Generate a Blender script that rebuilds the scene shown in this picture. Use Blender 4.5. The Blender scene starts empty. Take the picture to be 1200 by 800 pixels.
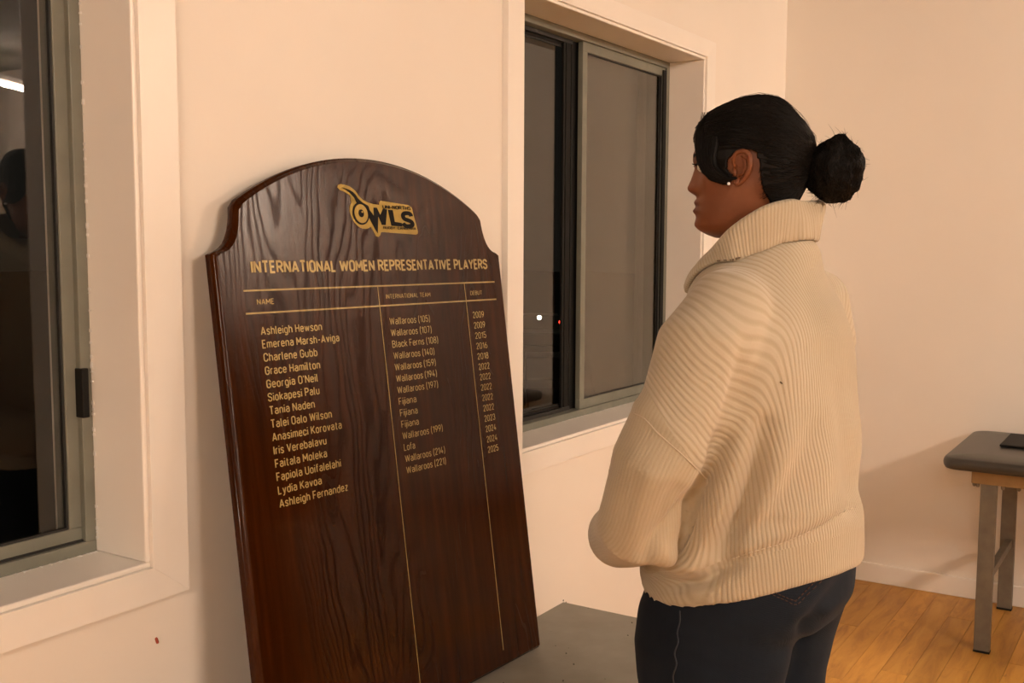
import bpy, bmesh, math, random
import numpy as np
from mathutils import Vector, Matrix, noise
from mathutils.bvhtree import BVHTree
random.seed(7)
scene = bpy.context.scene
PI = math.pi

# ------------------------------------------------------------------ camera
CAM = Vector((0.0, -1.5276, 1.43)); FPX = 1251.93
PITCH, ROLL, YAW = math.radians(5.316), math.radians(0.220), math.radians(32.5875)
FV = Vector((math.cos(YAW)*math.cos(PITCH), math.sin(YAW)*math.cos(PITCH), -math.sin(PITCH)))
RH = Vector((math.sin(YAW), -math.cos(YAW), 0)); FH = Vector((math.cos(YAW), math.sin(YAW), 0))
UP = RH.cross(FV)
R2 = RH*math.cos(ROLL) + UP*math.sin(ROLL); U2 = -RH*math.sin(ROLL) + UP*math.cos(ROLL)
cd = bpy.data.cameras.new('camera'); cam = bpy.data.objects.new('camera', cd)
scene.collection.objects.link(cam); scene.camera = cam
cd.sensor_width = 36; cd.lens = FPX*36/1200; cd.clip_start = .02; cd.clip_end = 300
m = Matrix.Identity(4)
for i in range(3):
    m[i][0] = R2[i]; m[i][1] = U2[i]; m[i][2] = -FV[i]; m[i][3] = CAM[i]
cam.matrix_world = m
cd.dof.use_dof = False

# ------------------------------------------------------------------ world, lights, exposure
w = bpy.data.worlds.new('world'); scene.world = w; w.use_nodes = True
bg = w.node_tree.nodes['Background']; bg.inputs[0].default_value = (.030, .026, .020, 1); bg.inputs[1].default_value = .12
vs = scene.view_settings
vs.view_transform = 'Standard'; vs.look = 'None'; vs.gamma = 1.0; vs.use_curve_mapping = False
vs.exposure = 1.02
WARM = (1.0, .785, .62)
LIGHTS = [  # centre x, y, z, length, direction angle, power
    ((4.22, -4.71, 2.42), 1.20, -26, 36),
    ((4.08, -3.30, 2.50), 1.60, -62, 50),
    ((1.10, -4.30, 2.52), 1.20, -26, 84),
    ((-2.2, -2.10, 2.52), 1.20, -26, 60),
]
# the tubes themselves give the light: their emission is set from LIGHTS where the battens are built

# ------------------------------------------------------------------ helpers
def q(u, v, D):
    """local point (right of camera, depth, height) seen at photo position u, v and depth D"""
    r = FV + R2*((u-600)/FPX) - U2*((v-400)/FPX)
    p = CAM + r*(D/r.dot(FH)); d = p-CAM
    return Vector((d.dot(RH), D, p.z))
def L2W(p):
    return Vector((CAM.x, CAM.y, 0)) + RH*p[0] + FH*p[1] + Vector((0, 0, p[2]))

class MB:
    def __init__(s): s.v = []; s.f = []
    def add(s, vs_, fs):
        o = len(s.v); s.v += [tuple(x) for x in vs_]; s.f += [tuple(o+i for i in f) for f in fs]; return s
    def box(s, a, b):
        (x0, y0, z0), (x1, y1, z1) = a, b
        return s.add([(x0,y0,z0),(x1,y0,z0),(x1,y1,z0),(x0,y1,z0),(x0,y0,z1),(x1,y0,z1),(x1,y1,z1),(x0,y1,z1)],
                     [(0,3,2,1),(4,5,6,7),(0,1,5,4),(1,2,6,5),(2,3,7,6),(3,0,4,7)])
    def loft(s, rings, cap=True, closed=False):
        n = len(rings[0]); o = len(s.v)
        for r in rings: s.v += [tuple(p) for p in r]
        m_ = len(rings)
        for i in range(m_ if closed else m_-1):
            for j in range(n):
                a = o+i*n+j; b = o+i*n+(j+1) % n; i2 = (i+1) % m_
                s.f.append((a, b, o+i2*n+(j+1) % n, o+i2*n+j))
        if cap and not closed:
            s.f.append(tuple(o+j for j in reversed(range(n)))); s.f.append(tuple(o+(m_-1)*n+j for j in range(n)))
        return s
    def tube(s, pts, rad, n=12, round_ends=True, flat=1.0, upv=(0, 0, 1)):
        pts = [Vector(p) for p in pts]
        if not hasattr(rad, '__len__'): rad = [rad]*len(pts)
        rings = []; prev = None
        seq = []
        for i, p in enumerate(pts):
            t = (pts[min(i+1, len(pts)-1)]-pts[max(i-1, 0)]).normalized()
            seq.append((p, t, rad[i]))
        if round_ends:
            p, t, r = seq[0]; e = [(p-t*r*math.cos(a), t, max(r*math.sin(a), r*.02)) for a in (0.05, .5, 1.0)]
            p, t, r = seq[-1]; e2 = [(p+t*r*math.cos(a), t, max(r*math.sin(a), r*.02)) for a in (1.0, .5, .05)]
            seq = e+seq+e2
        for p, t, r in seq:
            if prev is None:
                u = Vector(upv).cross(t)
                if u.length < 1e-3: u = Vector((1, 0, 0)).cross(t)
            else: u = prev - t*prev.dot(t)
            u.normalize(); prev = u; w_ = t.cross(u)
            rings.append([p+u*(r*math.cos(2*PI*k/n))+w_*(r*flat*math.sin(2*PI*k/n)) for k in range(n)])
        return s.loft(rings)
    def mesh(s, name):
        me = bpy.data.meshes.new(name); me.from_pydata(s.v, [], s.f); me.update(); return me

def link(o, parent=None):
    scene.collection.objects.link(o)
    if parent is not None: o.parent = parent
    return o
def obj(name, mb, mat, parent=None, smooth=False, bevel=0, local=False, fix=True):
    me = mb.mesh(name) if isinstance(mb, MB) else mb
    if fix:
        bm = bmesh.new(); bm.from_mesh(me); bmesh.ops.recalc_face_normals(bm, faces=bm.faces); bm.to_mesh(me); bm.free()
    if mat: me.materials.append(mat)
    if smooth: me.shade_smooth()
    o = bpy.data.objects.new(name, me)
    if parent is not None and not local:       # coordinates were given in the world: bring them into the parent's frame
        mw = world_of(parent); me.transform(mw.inverted())
    link(o, parent)
    if bevel:
        b = o.modifiers.new('bevel', 'BEVEL'); b.width = bevel; b.segments = 2; b.limit_method = 'ANGLE'
    return o
def world_of(o):
    M = Matrix.LocRotScale(o.location, o.rotation_euler, o.scale)
    return world_of(o.parent) @ M if o.parent else M
def tag(o, label=None, cat=None, group=None, kind=None):
    if label: o['label'] = label
    if cat: o['category'] = cat
    if group: o['group'] = group
    if kind: o['kind'] = kind
    return o
def empty(name, loc, rz=0, label=None, cat=None, group=None):
    o = bpy.data.objects.new(name, None); o.location = loc; o.rotation_euler = (0, 0, rz); o.empty_display_size = .1
    link(o); return tag(o, label, cat, group)
def S(o): o['kind'] = 'structure'; return o
def evaluated(o):
    dg = bpy.context.evaluated_depsgraph_get(); dg.update()
    return bpy.data.meshes.new_from_object(o.evaluated_get(dg))
def remeshed(mb, voxel, smooth_it=6, factor=.5):
    me = mb.mesh('tmp'); bm = bmesh.new(); bm.from_mesh(me); bmesh.ops.recalc_face_normals(bm, faces=bm.faces); bm.to_mesh(me); bm.free()
    o = bpy.data.objects.new('tmp', me); scene.collection.objects.link(o)
    r = o.modifiers.new('r', 'REMESH'); r.mode = 'VOXEL'; r.voxel_size = voxel; r.adaptivity = 0
    s_ = o.modifiers.new('s', 'SMOOTH'); s_.iterations = smooth_it; s_.factor = factor
    out = evaluated(o); bpy.data.objects.remove(o); return out

# ------------------------------------------------------------------ materials
class NT:
    def __init__(s, name):
        s.m = bpy.data.materials.new(name); s.m.use_nodes = True; s.t = s.m.node_tree
        s.p = s.t.nodes['Principled BSDF']
    def n(s, typ, **k):
        nd = s.t.nodes.new(typ)
        for a, b in k.items():
            if a.startswith('i_'): nd.inputs[a[2:].replace('_', ' ')].default_value = b
            else: setattr(nd, a, b)
        return nd
    def l(s, a, b): s.t.links.new(a, b)
    def math(s, op, a, b=None, c=None):
        nd = s.n('ShaderNodeMath', operation=op)
        for i, x in enumerate((a, b, c)):
            if x is None: continue
            if isinstance(x, (int, float)): nd.inputs[i].default_value = x
            else: s.l(x, nd.inputs[i])
        return nd.outputs[0]
    def coord(s, scale=(1, 1, 1), kind='Object'):
        tc = s.n('ShaderNodeTexCoord'); mp = s.n('ShaderNodeMapping'); mp.inputs['Scale'].default_value = scale
        s.l(tc.outputs[kind], mp.inputs[0]); return mp.outputs[0]
    def noise(s, co, scale, detail=3, rough=.5, dist=0):
        nd = s.n('ShaderNodeTexNoise'); nd.inputs['Scale'].default_value = scale; nd.inputs['Detail'].default_value = detail
        nd.inputs['Roughness'].default_value = rough; nd.inputs['Distortion'].default_value = dist
        s.l(co, nd.inputs['Vector']); return nd.outputs['Fac']
    def ramp(s, fac, stops):
        r = s.n('ShaderNodeValToRGB'); e = r.color_ramp.elements
        while len(e) < len(stops): e.new(.5)
        for el, (p, c) in zip(e, stops): el.position = p; el.color = (*c, 1)
        s.l(fac, r.inputs[0]); return r.outputs[0]
    def bump(s, h, strength=.3, dist=.001, normal=None):
        b = s.n('ShaderNodeBump'); b.inputs['Strength'].default_value = strength; b.inputs['Distance'].default_value = dist
        s.l(h, b.inputs['Height'])
        if normal is not None: s.l(normal, b.inputs['Normal'])
        return b.outputs[0]
    def set(s, **k):
        for a, b in k.items(): s.p.inputs[a.replace('_', ' ')].default_value = b
        return s
    def mix(s, fac, a, b, blend='MIX'):
        nd = s.n('ShaderNodeMix', data_type='RGBA', blend_type=blend)
        for i, x in ((0, fac), (6, a), (7, b)):
            if isinstance(x, (int, float)): nd.inputs[i].default_value = x
            elif isinstance(x, tuple): nd.inputs[i].default_value = (*x, 1)
            else: s.l(x, nd.inputs[i])
        return nd.outputs[2]

def simple(name, col, rough=.5, metal=0, var=.12, nscale=30, bump=.1, bdist=.0005, coat=0, spec=.5):
    t = NT(name); co = t.coord(); n = t.noise(co, nscale, 4)
    d = tuple(c*(1-var) for c in col); b = tuple(min(1, c*(1+var)) for c in col)
    t.l(t.ramp(n, [(.3, d), (.7, b)]), t.p.inputs['Base Color'])
    t.l(t.bump(t.noise(co, nscale*6, 2), bump, bdist), t.p.inputs['Normal'])
    t.set(Roughness=rough, Metallic=metal, Coat_Weight=coat, Specular_IOR_Level=spec)
    return t.m
def mat_wall():
    t = NT('painted_plaster'); co = t.coord()
    big = t.noise(co, 1.3, 3); fine = t.noise(co, 60, 4)
    base = t.ramp(big, [(.3, (.77, .715, .64)), (.7, (.81, .755, .68))])
    t.l(base, t.p.inputs['Base Color'])
    t.l(t.bump(fine, .18, .0006, t.bump(t.noise(co, 6, 2), .1, .003)), t.p.inputs['Normal'])
    t.set(Roughness=.62); return t.m
def mat_trim():
    t = NT('gloss_white_trim'); co = t.coord()
    t.l(t.ramp(t.noise(co, 3, 4), [(.3, (.80, .76, .70)), (.7, (.85, .81, .75))]), t.p.inputs['Base Color'])
    t.l(t.bump(t.noise(t.coord((1, 1, .12)), 90, 3), .15, .0005), t.p.inputs['Normal'])
    t.set(Roughness=.38); return t.m
def mat_board():
    t = NT('dark_stained_oak'); 
    co = t.coord((1, 1, .10))
    warp = t.noise(t.coord((1.5, 1, .42)), 2.4, 3, .45)
    # cathedral figure: contour lines of a slow field, plus pores that run up the board
    tc = t.n('ShaderNodeTexCoord'); sp = t.n('ShaderNodeSeparateXYZ'); t.l(tc.outputs['Object'], sp.inputs[0])
    xx = t.math('MULTIPLY', sp.outputs[0], 150.0); w2 = t.math('MULTIPLY', warp, 175.0)
    jag = t.math('MULTIPLY', t.noise(t.coord((1, 1, .3)), 70, 2), 2.4)
    rings = t.math('SINE', t.math('ADD', t.math('ADD', xx, jag), w2))
    rings = t.math('POWER', t.math('MULTIPLY_ADD', rings, .5, .5), 3.0)
    rings = t.math('MULTIPLY', rings, t.ramp(t.noise(t.coord((1, 1, .5)), 3.1, 2), [(.42, (.12, .12, .12)), (.62, (1, 1, 1))]))
    pores = t.noise(co, 260, 3, .7)
    streak = t.noise(t.coord((1, 1, .05)), 45, 4, .6)
    c1 = t.ramp(streak, [(.30, (.020, .0042, .0004)), (.55, (.035, .0082, .0007)), (.75, (.052, .0125, .0020))])
    c2 = t.mix(t.math('MULTIPLY', rings, .38), c1, (.006, .0025, .001))
    t.l(c2, t.p.inputs['Base Color'])
    h = t.math('ADD', t.math('MULTIPLY', rings, -1.0), t.math('MULTIPLY', pores, .9))
    t.l(t.bump(h, .16, .0009), t.p.inputs['Normal'])
    t.l(t.math('MULTIPLY_ADD', rings, .22, .155), t.p.inputs['Roughness']); t.l(t.math('MULTIPLY_ADD', rings, -.09, .15), t.p.inputs['Specular IOR Level'])
    return t.m
def mat_floor():
    t = NT('honey_laminate'); co = t.coord((.16, 1, 1))
    gi = t.n('ShaderNodeObjectInfo'); 
    ad = t.n('ShaderNodeVectorMath', operation='ADD'); t.l(co, ad.inputs[0])
    cm = t.n('ShaderNodeCombineXYZ'); t.l(t.math('MULTIPLY', gi.outputs['Random'], 40.0), cm.inputs[0]); t.l(t.math('MULTIPLY', gi.outputs['Random'], 17.0), cm.inputs[2])
    t.l(cm.outputs[0], ad.inputs[1])
    g = t.noise(ad.outputs[0], 22, 6, .65, .6)
    c = t.ramp(g, [(.25, (.38, .165, .028)), (.5, (.61, .305, .056)), (.75, (.72, .395, .088))])
    tone = t.ramp(gi.outputs['Random'], [(0, (.80, .80, .80)), (1, (1.08, 1.06, 1.02))])
    c = t.mix(1.0, c, tone, 'MULTIPLY')
    knot = t.noise(ad.outputs[0], 9, 5, .7, 1.6)
    c = t.mix(t.math('MULTIPLY', t.math('GREATER_THAN', knot, .66), .5), c, (.27, .11, .032))
    t.l(c, t.p.inputs['Base Color']); t.set(Roughness=.42)
    t.l(t.bump(g, .08, .0006), t.p.inputs['Normal']); return t.m
def mat_glass():
    t = NT('window_glass'); t.set(Base_Color=(.93, .95, .94, 1), Roughness=.0, IOR=1.5, Transmission_Weight=1.0)
    return t.m
def mat_screen():
    t = NT('fly_screen_mesh'); tr = t.n('ShaderNodeBsdfTransparent'); mx = t.n('ShaderNodeMixShader')
    co = t.coord(); n = t.noise(co, 7, 3)
    t.l(t.ramp(n, [(.3, (.15, .125, .085)), (.7, (.19, .16, .11))]), t.p.inputs['Base Color']); t.set(Roughness=.7)
    mx.inputs[0].default_value = .50; t.l(tr.outputs[0], mx.inputs[1]); t.l(t.p.outputs[0], mx.inputs[2])
    t.l(mx.outputs[0], t.t.nodes['Material Output'].inputs[0]); return t.m
def emit(name, col, s):
    t = NT(name); t.set(Base_Color=(*col, 1), Emission_Color=(*col, 1), Emission_Strength=s); return t.m
def mat_sweater(collar=False):
    t = NT('cream_rib_knit_collar' if collar else 'cream_rib_knit')
    A = lambda nm: t.n('ShaderNodeAttribute', attribute_name=nm).outputs['Fac']
    rib = A('rib')
    if not collar:
        sl = A('sleeve'); arm = A('arm'); hem = A('hem')
        isS = t.math('GREATER_THAN', arm, .5); isH = t.math('LESS_THAN', hem, .0)
        fac = t.math('MULTIPLY_ADD', isS, -1, 1.0)
        ph = t.math('ADD', t.math('MULTIPLY', rib, fac), t.math('MULTIPLY', sl, isS))
        ph = t.math('MULTIPLY', ph, t.math('MULTIPLY_ADD', isH, .12, 1.0))
    else: ph = rib; isS = None
    wv = t.math('SINE', t.math('MULTIPLY', ph, 2*PI))
    h = t.math('MULTIPLY_ADD', wv, .5, .5)
    amp = 1.0
    hs = t.math('SMOOTH_MIN', h, .75, .3)
    if isS is not None:
        k = t.math('MULTIPLY', t.math('MULTIPLY_ADD', isS, -.7, 1.0), A('ribamp')); k = t.math('MULTIPLY', k, t.math('MULTIPLY_ADD', isH, -.35, 1.0)); hs2 = t.math('MULTIPLY', hs, k)
    else: hs2 = t.math('MULTIPLY', hs, .75)
    co = t.coord()
    kn = t.noise(co, 420, 2)
    base = t.ramp(t.noise(co, 9, 3), [(.3, (.47, .41, .305)), (.7, (.515, .45, .338))])
    dark = t.mix(1.0, base, (.86, .83, .78), 'MULTIPLY')
    t.l(t.mix(t.math('MINIMUM', t.math('MULTIPLY', hs2, 1.6), 1.0), dark, base), t.p.inputs['Base Color'])
    b1 = t.bump(kn, .35, .0010)
    t.l(t.bump(hs2, .8, .0016, b1), t.p.inputs['Normal'])
    t.set(Roughness=.9, Sheen_Weight=.25, Sheen_Roughness=.5, Specular_IOR_Level=.15)
    return t.m
def mat_denim():
    t = NT('dark_blue_denim'); co = t.coord()
    tc = t.n('ShaderNodeTexCoord'); sp = t.n('ShaderNodeSeparateXYZ'); t.l(tc.outputs['Object'], sp.inputs[0])
    tw = t.math('SINE', t.math('MULTIPLY', t.math('ADD', t.math('ADD', sp.outputs[0], sp.outputs[1]), sp.outputs[2]), 2600.0))
    n = t.noise(co, 5, 5, .6); n2 = t.noise(t.coord((1, 1, .3)), 120, 3)
    c = t.ramp(n, [(.3, (.0052, .0085, .0150)), (.55, (.0072, .0115, .020)), (.75, (.012, .018, .029))])
    c = t.mix(t.math('MULTIPLY', n2, .4), c, (.014, .019, .027))
    t.l(c, t.p.inputs['Base Color']); t.l(t.bump(t.math('ADD', tw, n2), .25, .0005), t.p.inputs['Normal'])
    t.set(Roughness=.9, Sheen_Weight=.03, Specular_IOR_Level=.15); return t.m
def mat_skin():
    t = NT('warm_brown_skin'); co = t.coord(); n = t.noise(co, 14, 4)
    c = t.ramp(n, [(.3, (.155, .048, .017)), (.7, (.20, .066, .024))])
    at = t.n('ShaderNodeAttribute', attribute_name='lip').outputs['Fac']
    c = t.mix(at, c, (.105, .026, .015)); t.l(c, t.p.inputs['Base Color'])
    t.l(t.bump(t.noise(co, 400, 3), .15, .0004), t.p.inputs['Normal'])
    t.set(Roughness=.50, Subsurface_Weight=.08, Subsurface_Scale=.01, Specular_IOR_Level=.4)
    t.p.inputs['Subsurface Radius'].default_value = (1, .35, .2); return t.m
def mat_hair():
    t = NT('black_hair'); co = t.coord((1, 1, 1)); n = t.noise(co, 60, 4)
    t.l(t.ramp(n, [(.3, (.0030, .0024, .0022)), (.7, (.006, .0048, .004))]), t.p.inputs['Base Color'])
    t.l(t.bump(n, .4, .002), t.p.inputs['Normal'])
    t.set(Roughness=.5, Specular_IOR_Level=.12); return t.m

M = dict(wall=mat_wall(), trim=mat_trim(), board=mat_board(), floor=mat_floor(), glass=mat_glass(), screen=mat_screen(),
         frame=simple('grey_green_powdercoat', (.165, .168, .135), .45, 0, .10, 14, .1),
         frame_dark=simple('black_rubber_track', (.012, .012, .011), .5),
         black=simple('black_plastic', (.006, .006, .0055), .6, spec=.2),
         gold=simple('gold_leaf_paint', (.42, .30, .10), .45, .1, .10, 60),
         gold_logo=simple('mustard_gold_print', (.36, .235, .018), .5, 0, .08, 80),
         ink=simple('black_print', (.008, .007, .007), .6, spec=.08),
         bench=simple('grey_painted_board', (.25, .235, .195), .6, 0, .14, 9, .25, .0008),
         bench_chip=simple('dark_chipped_paint', (.08, .075, .06), .8),
         steel=simple('grey_steel_leg', (.155, .135, .105), .5, .2, .15, 24),
         apron=simple('varnished_plywood', (.30, .185, .072), .55, 0, .12, 20),
         vinyl=simple('dark_grey_vinyl', (.046, .041, .034), .36, 0, .08, 40, .25),
         ceiling=simple('ceiling_paint', (.16, .145, .12), .8, 0, .04, 4),
         casing=simple('light_casing', (.75, .73, .70), .5),
         sweater=mat_sweater(), collar=mat_sweater(True), denim=mat_denim(), skin=mat_skin(), hair=mat_hair(),
         thread=simple('rust_stitching', (.055, .026, .014), .9), thread_pale=simple('worn_seam_denim', (.026, .031, .040), .9),
         knit_thread=simple('cream_yarn', (.55, .48, .37), .9), slit=simple('dark_yarn_and_gap_shade', (.13, .095, .06), .95),  # slit: dark yarn of seam and snag, also colours the shade in the collar gap
         eye=simple('eye_white', (.7, .66, .6), .2), iris=simple('dark_brown_iris', (.03, .012, .006), .2), pearl=simple('white_stone', (.92, .92, .92), .12, 0, .02, 30, 0),
         shoe=simple('white_canvas', (.6, .58, .54), .7), sole=simple('rubber_sole', (.4, .38, .35), .6),
         asphalt=simple('night_ground', (.03, .03, .028), .9), head_white=emit('white_headlight', (1, .90, .55), 9.0), head_red=emit('red_tail_light', (1, .03, .015), 5.0),
         paint_dark=simple('dark_car_paint', (.03, .03, .03), .3), red=simple('red_mark', (.35, .06, .03), .7))

# ------------------------------------------------------------------ room
XF, CEIL, XB, YB = 4.558, 2.62, -3.0, -7.2
W1 = (-.30, 1.190); W2 = (2.427, 3.640); ZB, ZT = .870, 2.080; REV = .135; BEAD = .010; CW = .088
# window wall with two openings
mb = MB()
xs = [XB, W1[0]-BEAD, W1[1]+BEAD, W2[0]-BEAD, W2[1]+BEAD, XF+.2]
for i in range(5):
    x0, x1 = xs[i], xs[i+1]
    if i in (1, 3): mb.box((x0, 0, 0), (x1, .26, ZB-BEAD)); mb.box((x0, 0, ZT+BEAD), (x1, .26, CEIL))
    else: mb.box((x0, 0, 0), (x1, .26, CEIL))
wall_w = S(obj('wall_left', mb, M['wall']))
wall_f = S(obj('wall_back', MB().box((XF, YB, 0), (XF+.2, 0, CEIL)), M['wall']))
S(obj('wall_right', MB().box((XB, YB-.2, 0), (XF+.2, YB, CEIL)), M['wall']))
S(obj('wall_front', MB().box((XB-.2, YB, 0), (XB, .26, CEIL)), M['wall']))
S(obj('ceiling', MB().box((XB-.2, YB-.2, CEIL), (XF+.2, .26, CEIL+.1)), M['ceiling']))
floor = S(obj('floor', MB().box((XB-.2, YB-.2, -.12), (XF+.2, .26, -.012)), M['bench_chip']))
# floor planks: singles where the photograph shows the floor, the rest joined
PW = .088; seen = []; rest = MB()
rows = int(round(-YB/PW)); 
for r in range(rows):
    y1 = -r*PW; y0 = y1-PW+.0012; off = (r*.437) % 1.0
    x = XB-off*1.2
    while x < XF:
        x0, x1 = max(x, XB), min(x+1.2-.0012, XF); x += 1.2
        if x1-x0 < .02: continue
        if x1 > 2.6 and y0 > -2.0: seen.append((x0, x1, y0, y1))
        else: rest.box((x0, y0, -.012), (x1, y1, 0))
ro = obj('floor_planks', rest, M['floor'], floor); ro['kind'] = 'stuff'
for x0, x1, y0, y1 in seen:
    obj('plank', MB().box((x0, y0, -.012), (x1, y1, random.uniform(-.0003, .0003))), M['floor'], floor)
# baseboards
def baseboard(name, a, b):
    o = obj(name, MB().box(a, b), M['trim'], bevel=.004); return S(o)
baseboard('baseboard_back', (XF-.014, YB, 0), (XF, 0, .083))
baseboard('baseboard_left', (XB, -.014, 0), (XF-.014, 0, .083))
# marks on the window wall
mk = MB()
def wall_px(u, v, y=0.0):
    r = FV + R2*((u-600)/FPX) - U2*((v-400)/FPX); return CAM + r*((y-CAM.y)/r.y)
p = wall_px(183, 750)
mk.tube([(p.x, -.0005, p.z+.003), (p.x+.002, -.0006, p.z-.004)], .0028, 8)
tm = obj('red_mark', mk, M['red'], wall_w, smooth=True)

# windows --------------------------------------------------------
def ring_frame(mb, x0, x1, z0, z1, wd, y0, y1):
    mb.box((x0, y0, z0), (x1, y1, z0+wd)); mb.box((x0, y0, z1-wd), (x1, y1, z1))
    mb.box((x0, y0, z0+wd), (x0+wd, y1, z1-wd)); mb.box((x1-wd, y0, z0+wd), (x1, y1, z1-wd)); return mb
def casing(name_no, X0, X1):
    # mitred flat architrave: four boards with a small bead on their inner edge
    root = empty('window_%d' % name_no, ((X0+X1)/2, 0, ZB)); root['kind'] = 'structure'
    c = .018
    def mitre(a, b, c_, d):   # outer a,b inner c,d corners in x,z
        f = MB(); pts = [a, b, c_, d]
        f.add([(x, -c, z) for x, z in pts]+[(x, 0, z) for x, z in pts], [(0,1,2,3), (7,6,5,4), (0,4,5,1), (1,5,6,2), (2,6,7,3), (3,7,4,0)])
        return f
    i0, i1, j0, j1 = X0-BEAD, X1+BEAD, ZB-BEAD, ZT+BEAD
    o0, o1, p0, p1 = X0-CW, X1+CW, ZB-.070, ZT+.070
    for a in ([(o0, p0), (o1, p0), (i1, j0), (i0, j0)], [(o1, p0), (o1, p1), (i1, j1), (i1, j0)],
              [(o1, p1), (o0, p1), (i0, j1), (i1, j1)], [(o0, p1), (o0, p0), (i0, j0), (i0, j1)]):
        obj('architrave', mitre(*a), M['trim'], root, bevel=.0006)
    # reveal lining: stands 6 mm back from the casing face to make the bead line
    t = .006
    for a, b in (((X0-BEAD, -.011, ZB-BEAD), (X1+BEAD, REV, ZB)), ((X0-BEAD, -.011, ZT), (X1+BEAD, REV, ZT+BEAD)),
                 ((X0-BEAD, -.011, ZB), (X0, REV, ZT)), ((X1, -.011, ZB), (X1+BEAD, REV, ZT))):
        obj('reveal_board', MB().box(a, b), M['trim'], root, bevel=.003)
    return root
w1 = casing(1, *W1); w2 = casing(2, *W2)
Y0 = REV-.012
# window 1 (at left): only its right sash is in view
f1 = obj('window_frame', ring_frame(MB(), W1[0], W1[1], ZB, ZT, .022, Y0, Y0+.085), M['frame'], w1, bevel=.0015)
def sash(parent, x0, x1, z0, z1, y, wd=.026, th=.018, screen=False, dark=False):
    s_ = obj('sash', ring_frame(MB(), x0, x1, z0, z1, wd, y, y+th), M['black' if dark else 'frame'], parent, bevel=.0015)
    obj('gasket', ring_frame(MB(), x0+wd, x1-wd, z0+wd, z1-wd, .004, y+.003, y+.012), M['frame_dark'], s_)
    obj('glass_pane', MB().box((x0+wd, y+.007, z0+wd), (x1-wd, y+.011, z1-wd)), M['glass'], s_)
    if screen: obj('fly_screen', MB().box((x0+wd*.6, y+.0225, z0+wd*.6), (x1-wd*.6, y+.0230, z1-wd*.6)), M['screen'], s_)
    return s_
zi0, zi1 = ZB+.022, ZT-.022
sash(w1, .42, W1[1]-.020, zi0, zi1, Y0+.012)
sash(w1, W1[0]+.020, .45, zi0, zi1, Y0+.040)
obj('sill_track', MB().box((W1[0]+.02, Y0+.008, ZB+.018), (W1[1]-.02, Y0+.034, ZB+.026)), M['frame_dark'], w1)
obj('latch', MB().box((W1[1]-.025, Y0-.008, 1.117), (W1[1]-.011, Y0+.014, 1.205)), M['black'], w1, bevel=.002)
# window 2
ring = obj('window_frame', ring_frame(MB(), W2[0], W2[1], ZB, ZT, .022, Y0, Y0+.085), M['frame'], w2, bevel=.0015)
XM = 2.985
sA = sash(w2, XM+.018, W2[1]-.014, zi0, zi1, Y0+.008, wd=.030, screen=True)
obj('black_side_channel', MB().box((W2[1]-.048, Y0+.001, zi0+.01), (W2[1]-.022, Y0+.007, zi1-.01)), M['black'], w2, bevel=.001)
sB = sash(w2, W2[0]+.018, XM+.060, zi0, zi1, Y0+.044, wd=.020, dark=True)

for xa, xb in ((XM-.056, XM-.046), (XM-.040, XM-.012), (XM-.008, XM+.040)): obj('black_stile', MB().box((xa, Y0+.034, zi0), (xb, Y0+.0435, zi1)), M['black'], w2, bevel=.002)
obj('sill_track', MB().box((W2[0]+.02, Y0+.030, ZB+.018), (XM-.01, Y0+.043, ZB+.034)), M['frame_dark'], w2)
obj('head_track', MB().box((W2[0]+.02, Y0+.030, ZT-.034), (XM-.01, Y0+.043, ZT-.018)), M['frame_dark'], w2)
# crumbly paint edge where the frame meets the reveal of window 1
cr = MB(); rr = random.Random(3)
for k in range(70):
    z = ZB+.01+rr.random()*(1.1); s_ = rr.uniform(.0004, .0013)
    cr.box((W1[1]-.001-s_, Y0-.004-s_, z), (W1[1]+.001, Y0+.001, z+s_*rr.uniform(1.5, 7)))
for k in range(26):
    x = W1[1]-.005-rr.random()**1.6*.30; s_ = rr.uniform(.0004, .0014)
    cr.box((x, Y0-.003-s_*2, ZB), (x+s_*3, Y0+.001, ZB+s_))
co_ = obj('flaking_paint', cr, M['casing'], w1); co_['kind'] = 'stuff'
cr = MB()
for k in range(40):
    x = 2.6+rr.random()*.75; s_ = rr.uniform(.0005, .0016)
    cr.box((x, Y0-.004-s_, ZB), (x+s_*3, Y0+.001, ZB+s_))
co_ = obj('flaking_paint', cr, M['casing'], w2); co_['kind'] = 'stuff'

# outside: dark ground and distant vehicles with their lights -----
S(obj('ground', MB().box((-40, .6, -3.2), (140, 140, -3.0)), M['asphalt']))
def out(u, v, dist):
    r = FV + R2*((u-600)/FPX) - U2*((v-400)/FPX); return CAM + r*(dist/r.dot(FH))
def vehicle(u, v, dist, r_, mat, label, cat):
    c = out(u, v, dist); base = Vector((c.x, c.y, -3.0)); d = Vector((FH.x, FH.y, 0)); sd = Vector((RH.x, RH.y, 0))
    e = empty('parked_car', base, 0, label, cat)
    body = MB()
    prof = [(0, .35), (0, .85), (.9, .95), (1.5, 1.45), (3.0, 1.45), (3.7, 1.0), (4.3, .9), (4.3, .35)]
    ringa = [base+d*(a+.05)+sd*-.85+Vector((0, 0, b)) for a, b in prof]; ringb = [p_+sd*1.7 for p_ in ringa]
    body.loft([ringa, ringb]); obj('car_body', body, M['paint_dark'], e, bevel=.05)
    for a in (.85, 3.4):
        for s in (-.8, .8):
            c0 = base+d*a+sd*(s-.1)+Vector((0, 0, .32)); obj('wheel', MB().tube([c0, c0+sd*.2], .32, 16, False), M['black'], e)
    lm = MB(); c2 = Vector((c.x, c.y, c.z))
    lm.tube([c2-d*.02, c2+d*.05], r_, 14); obj('lit_lamp', lm, mat, e, smooth=True)
    return e
vehicle(632, 372, 42, .085, M['head_white'], 'distant dark car with one white lamp outside the left pane', 'car')
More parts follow.
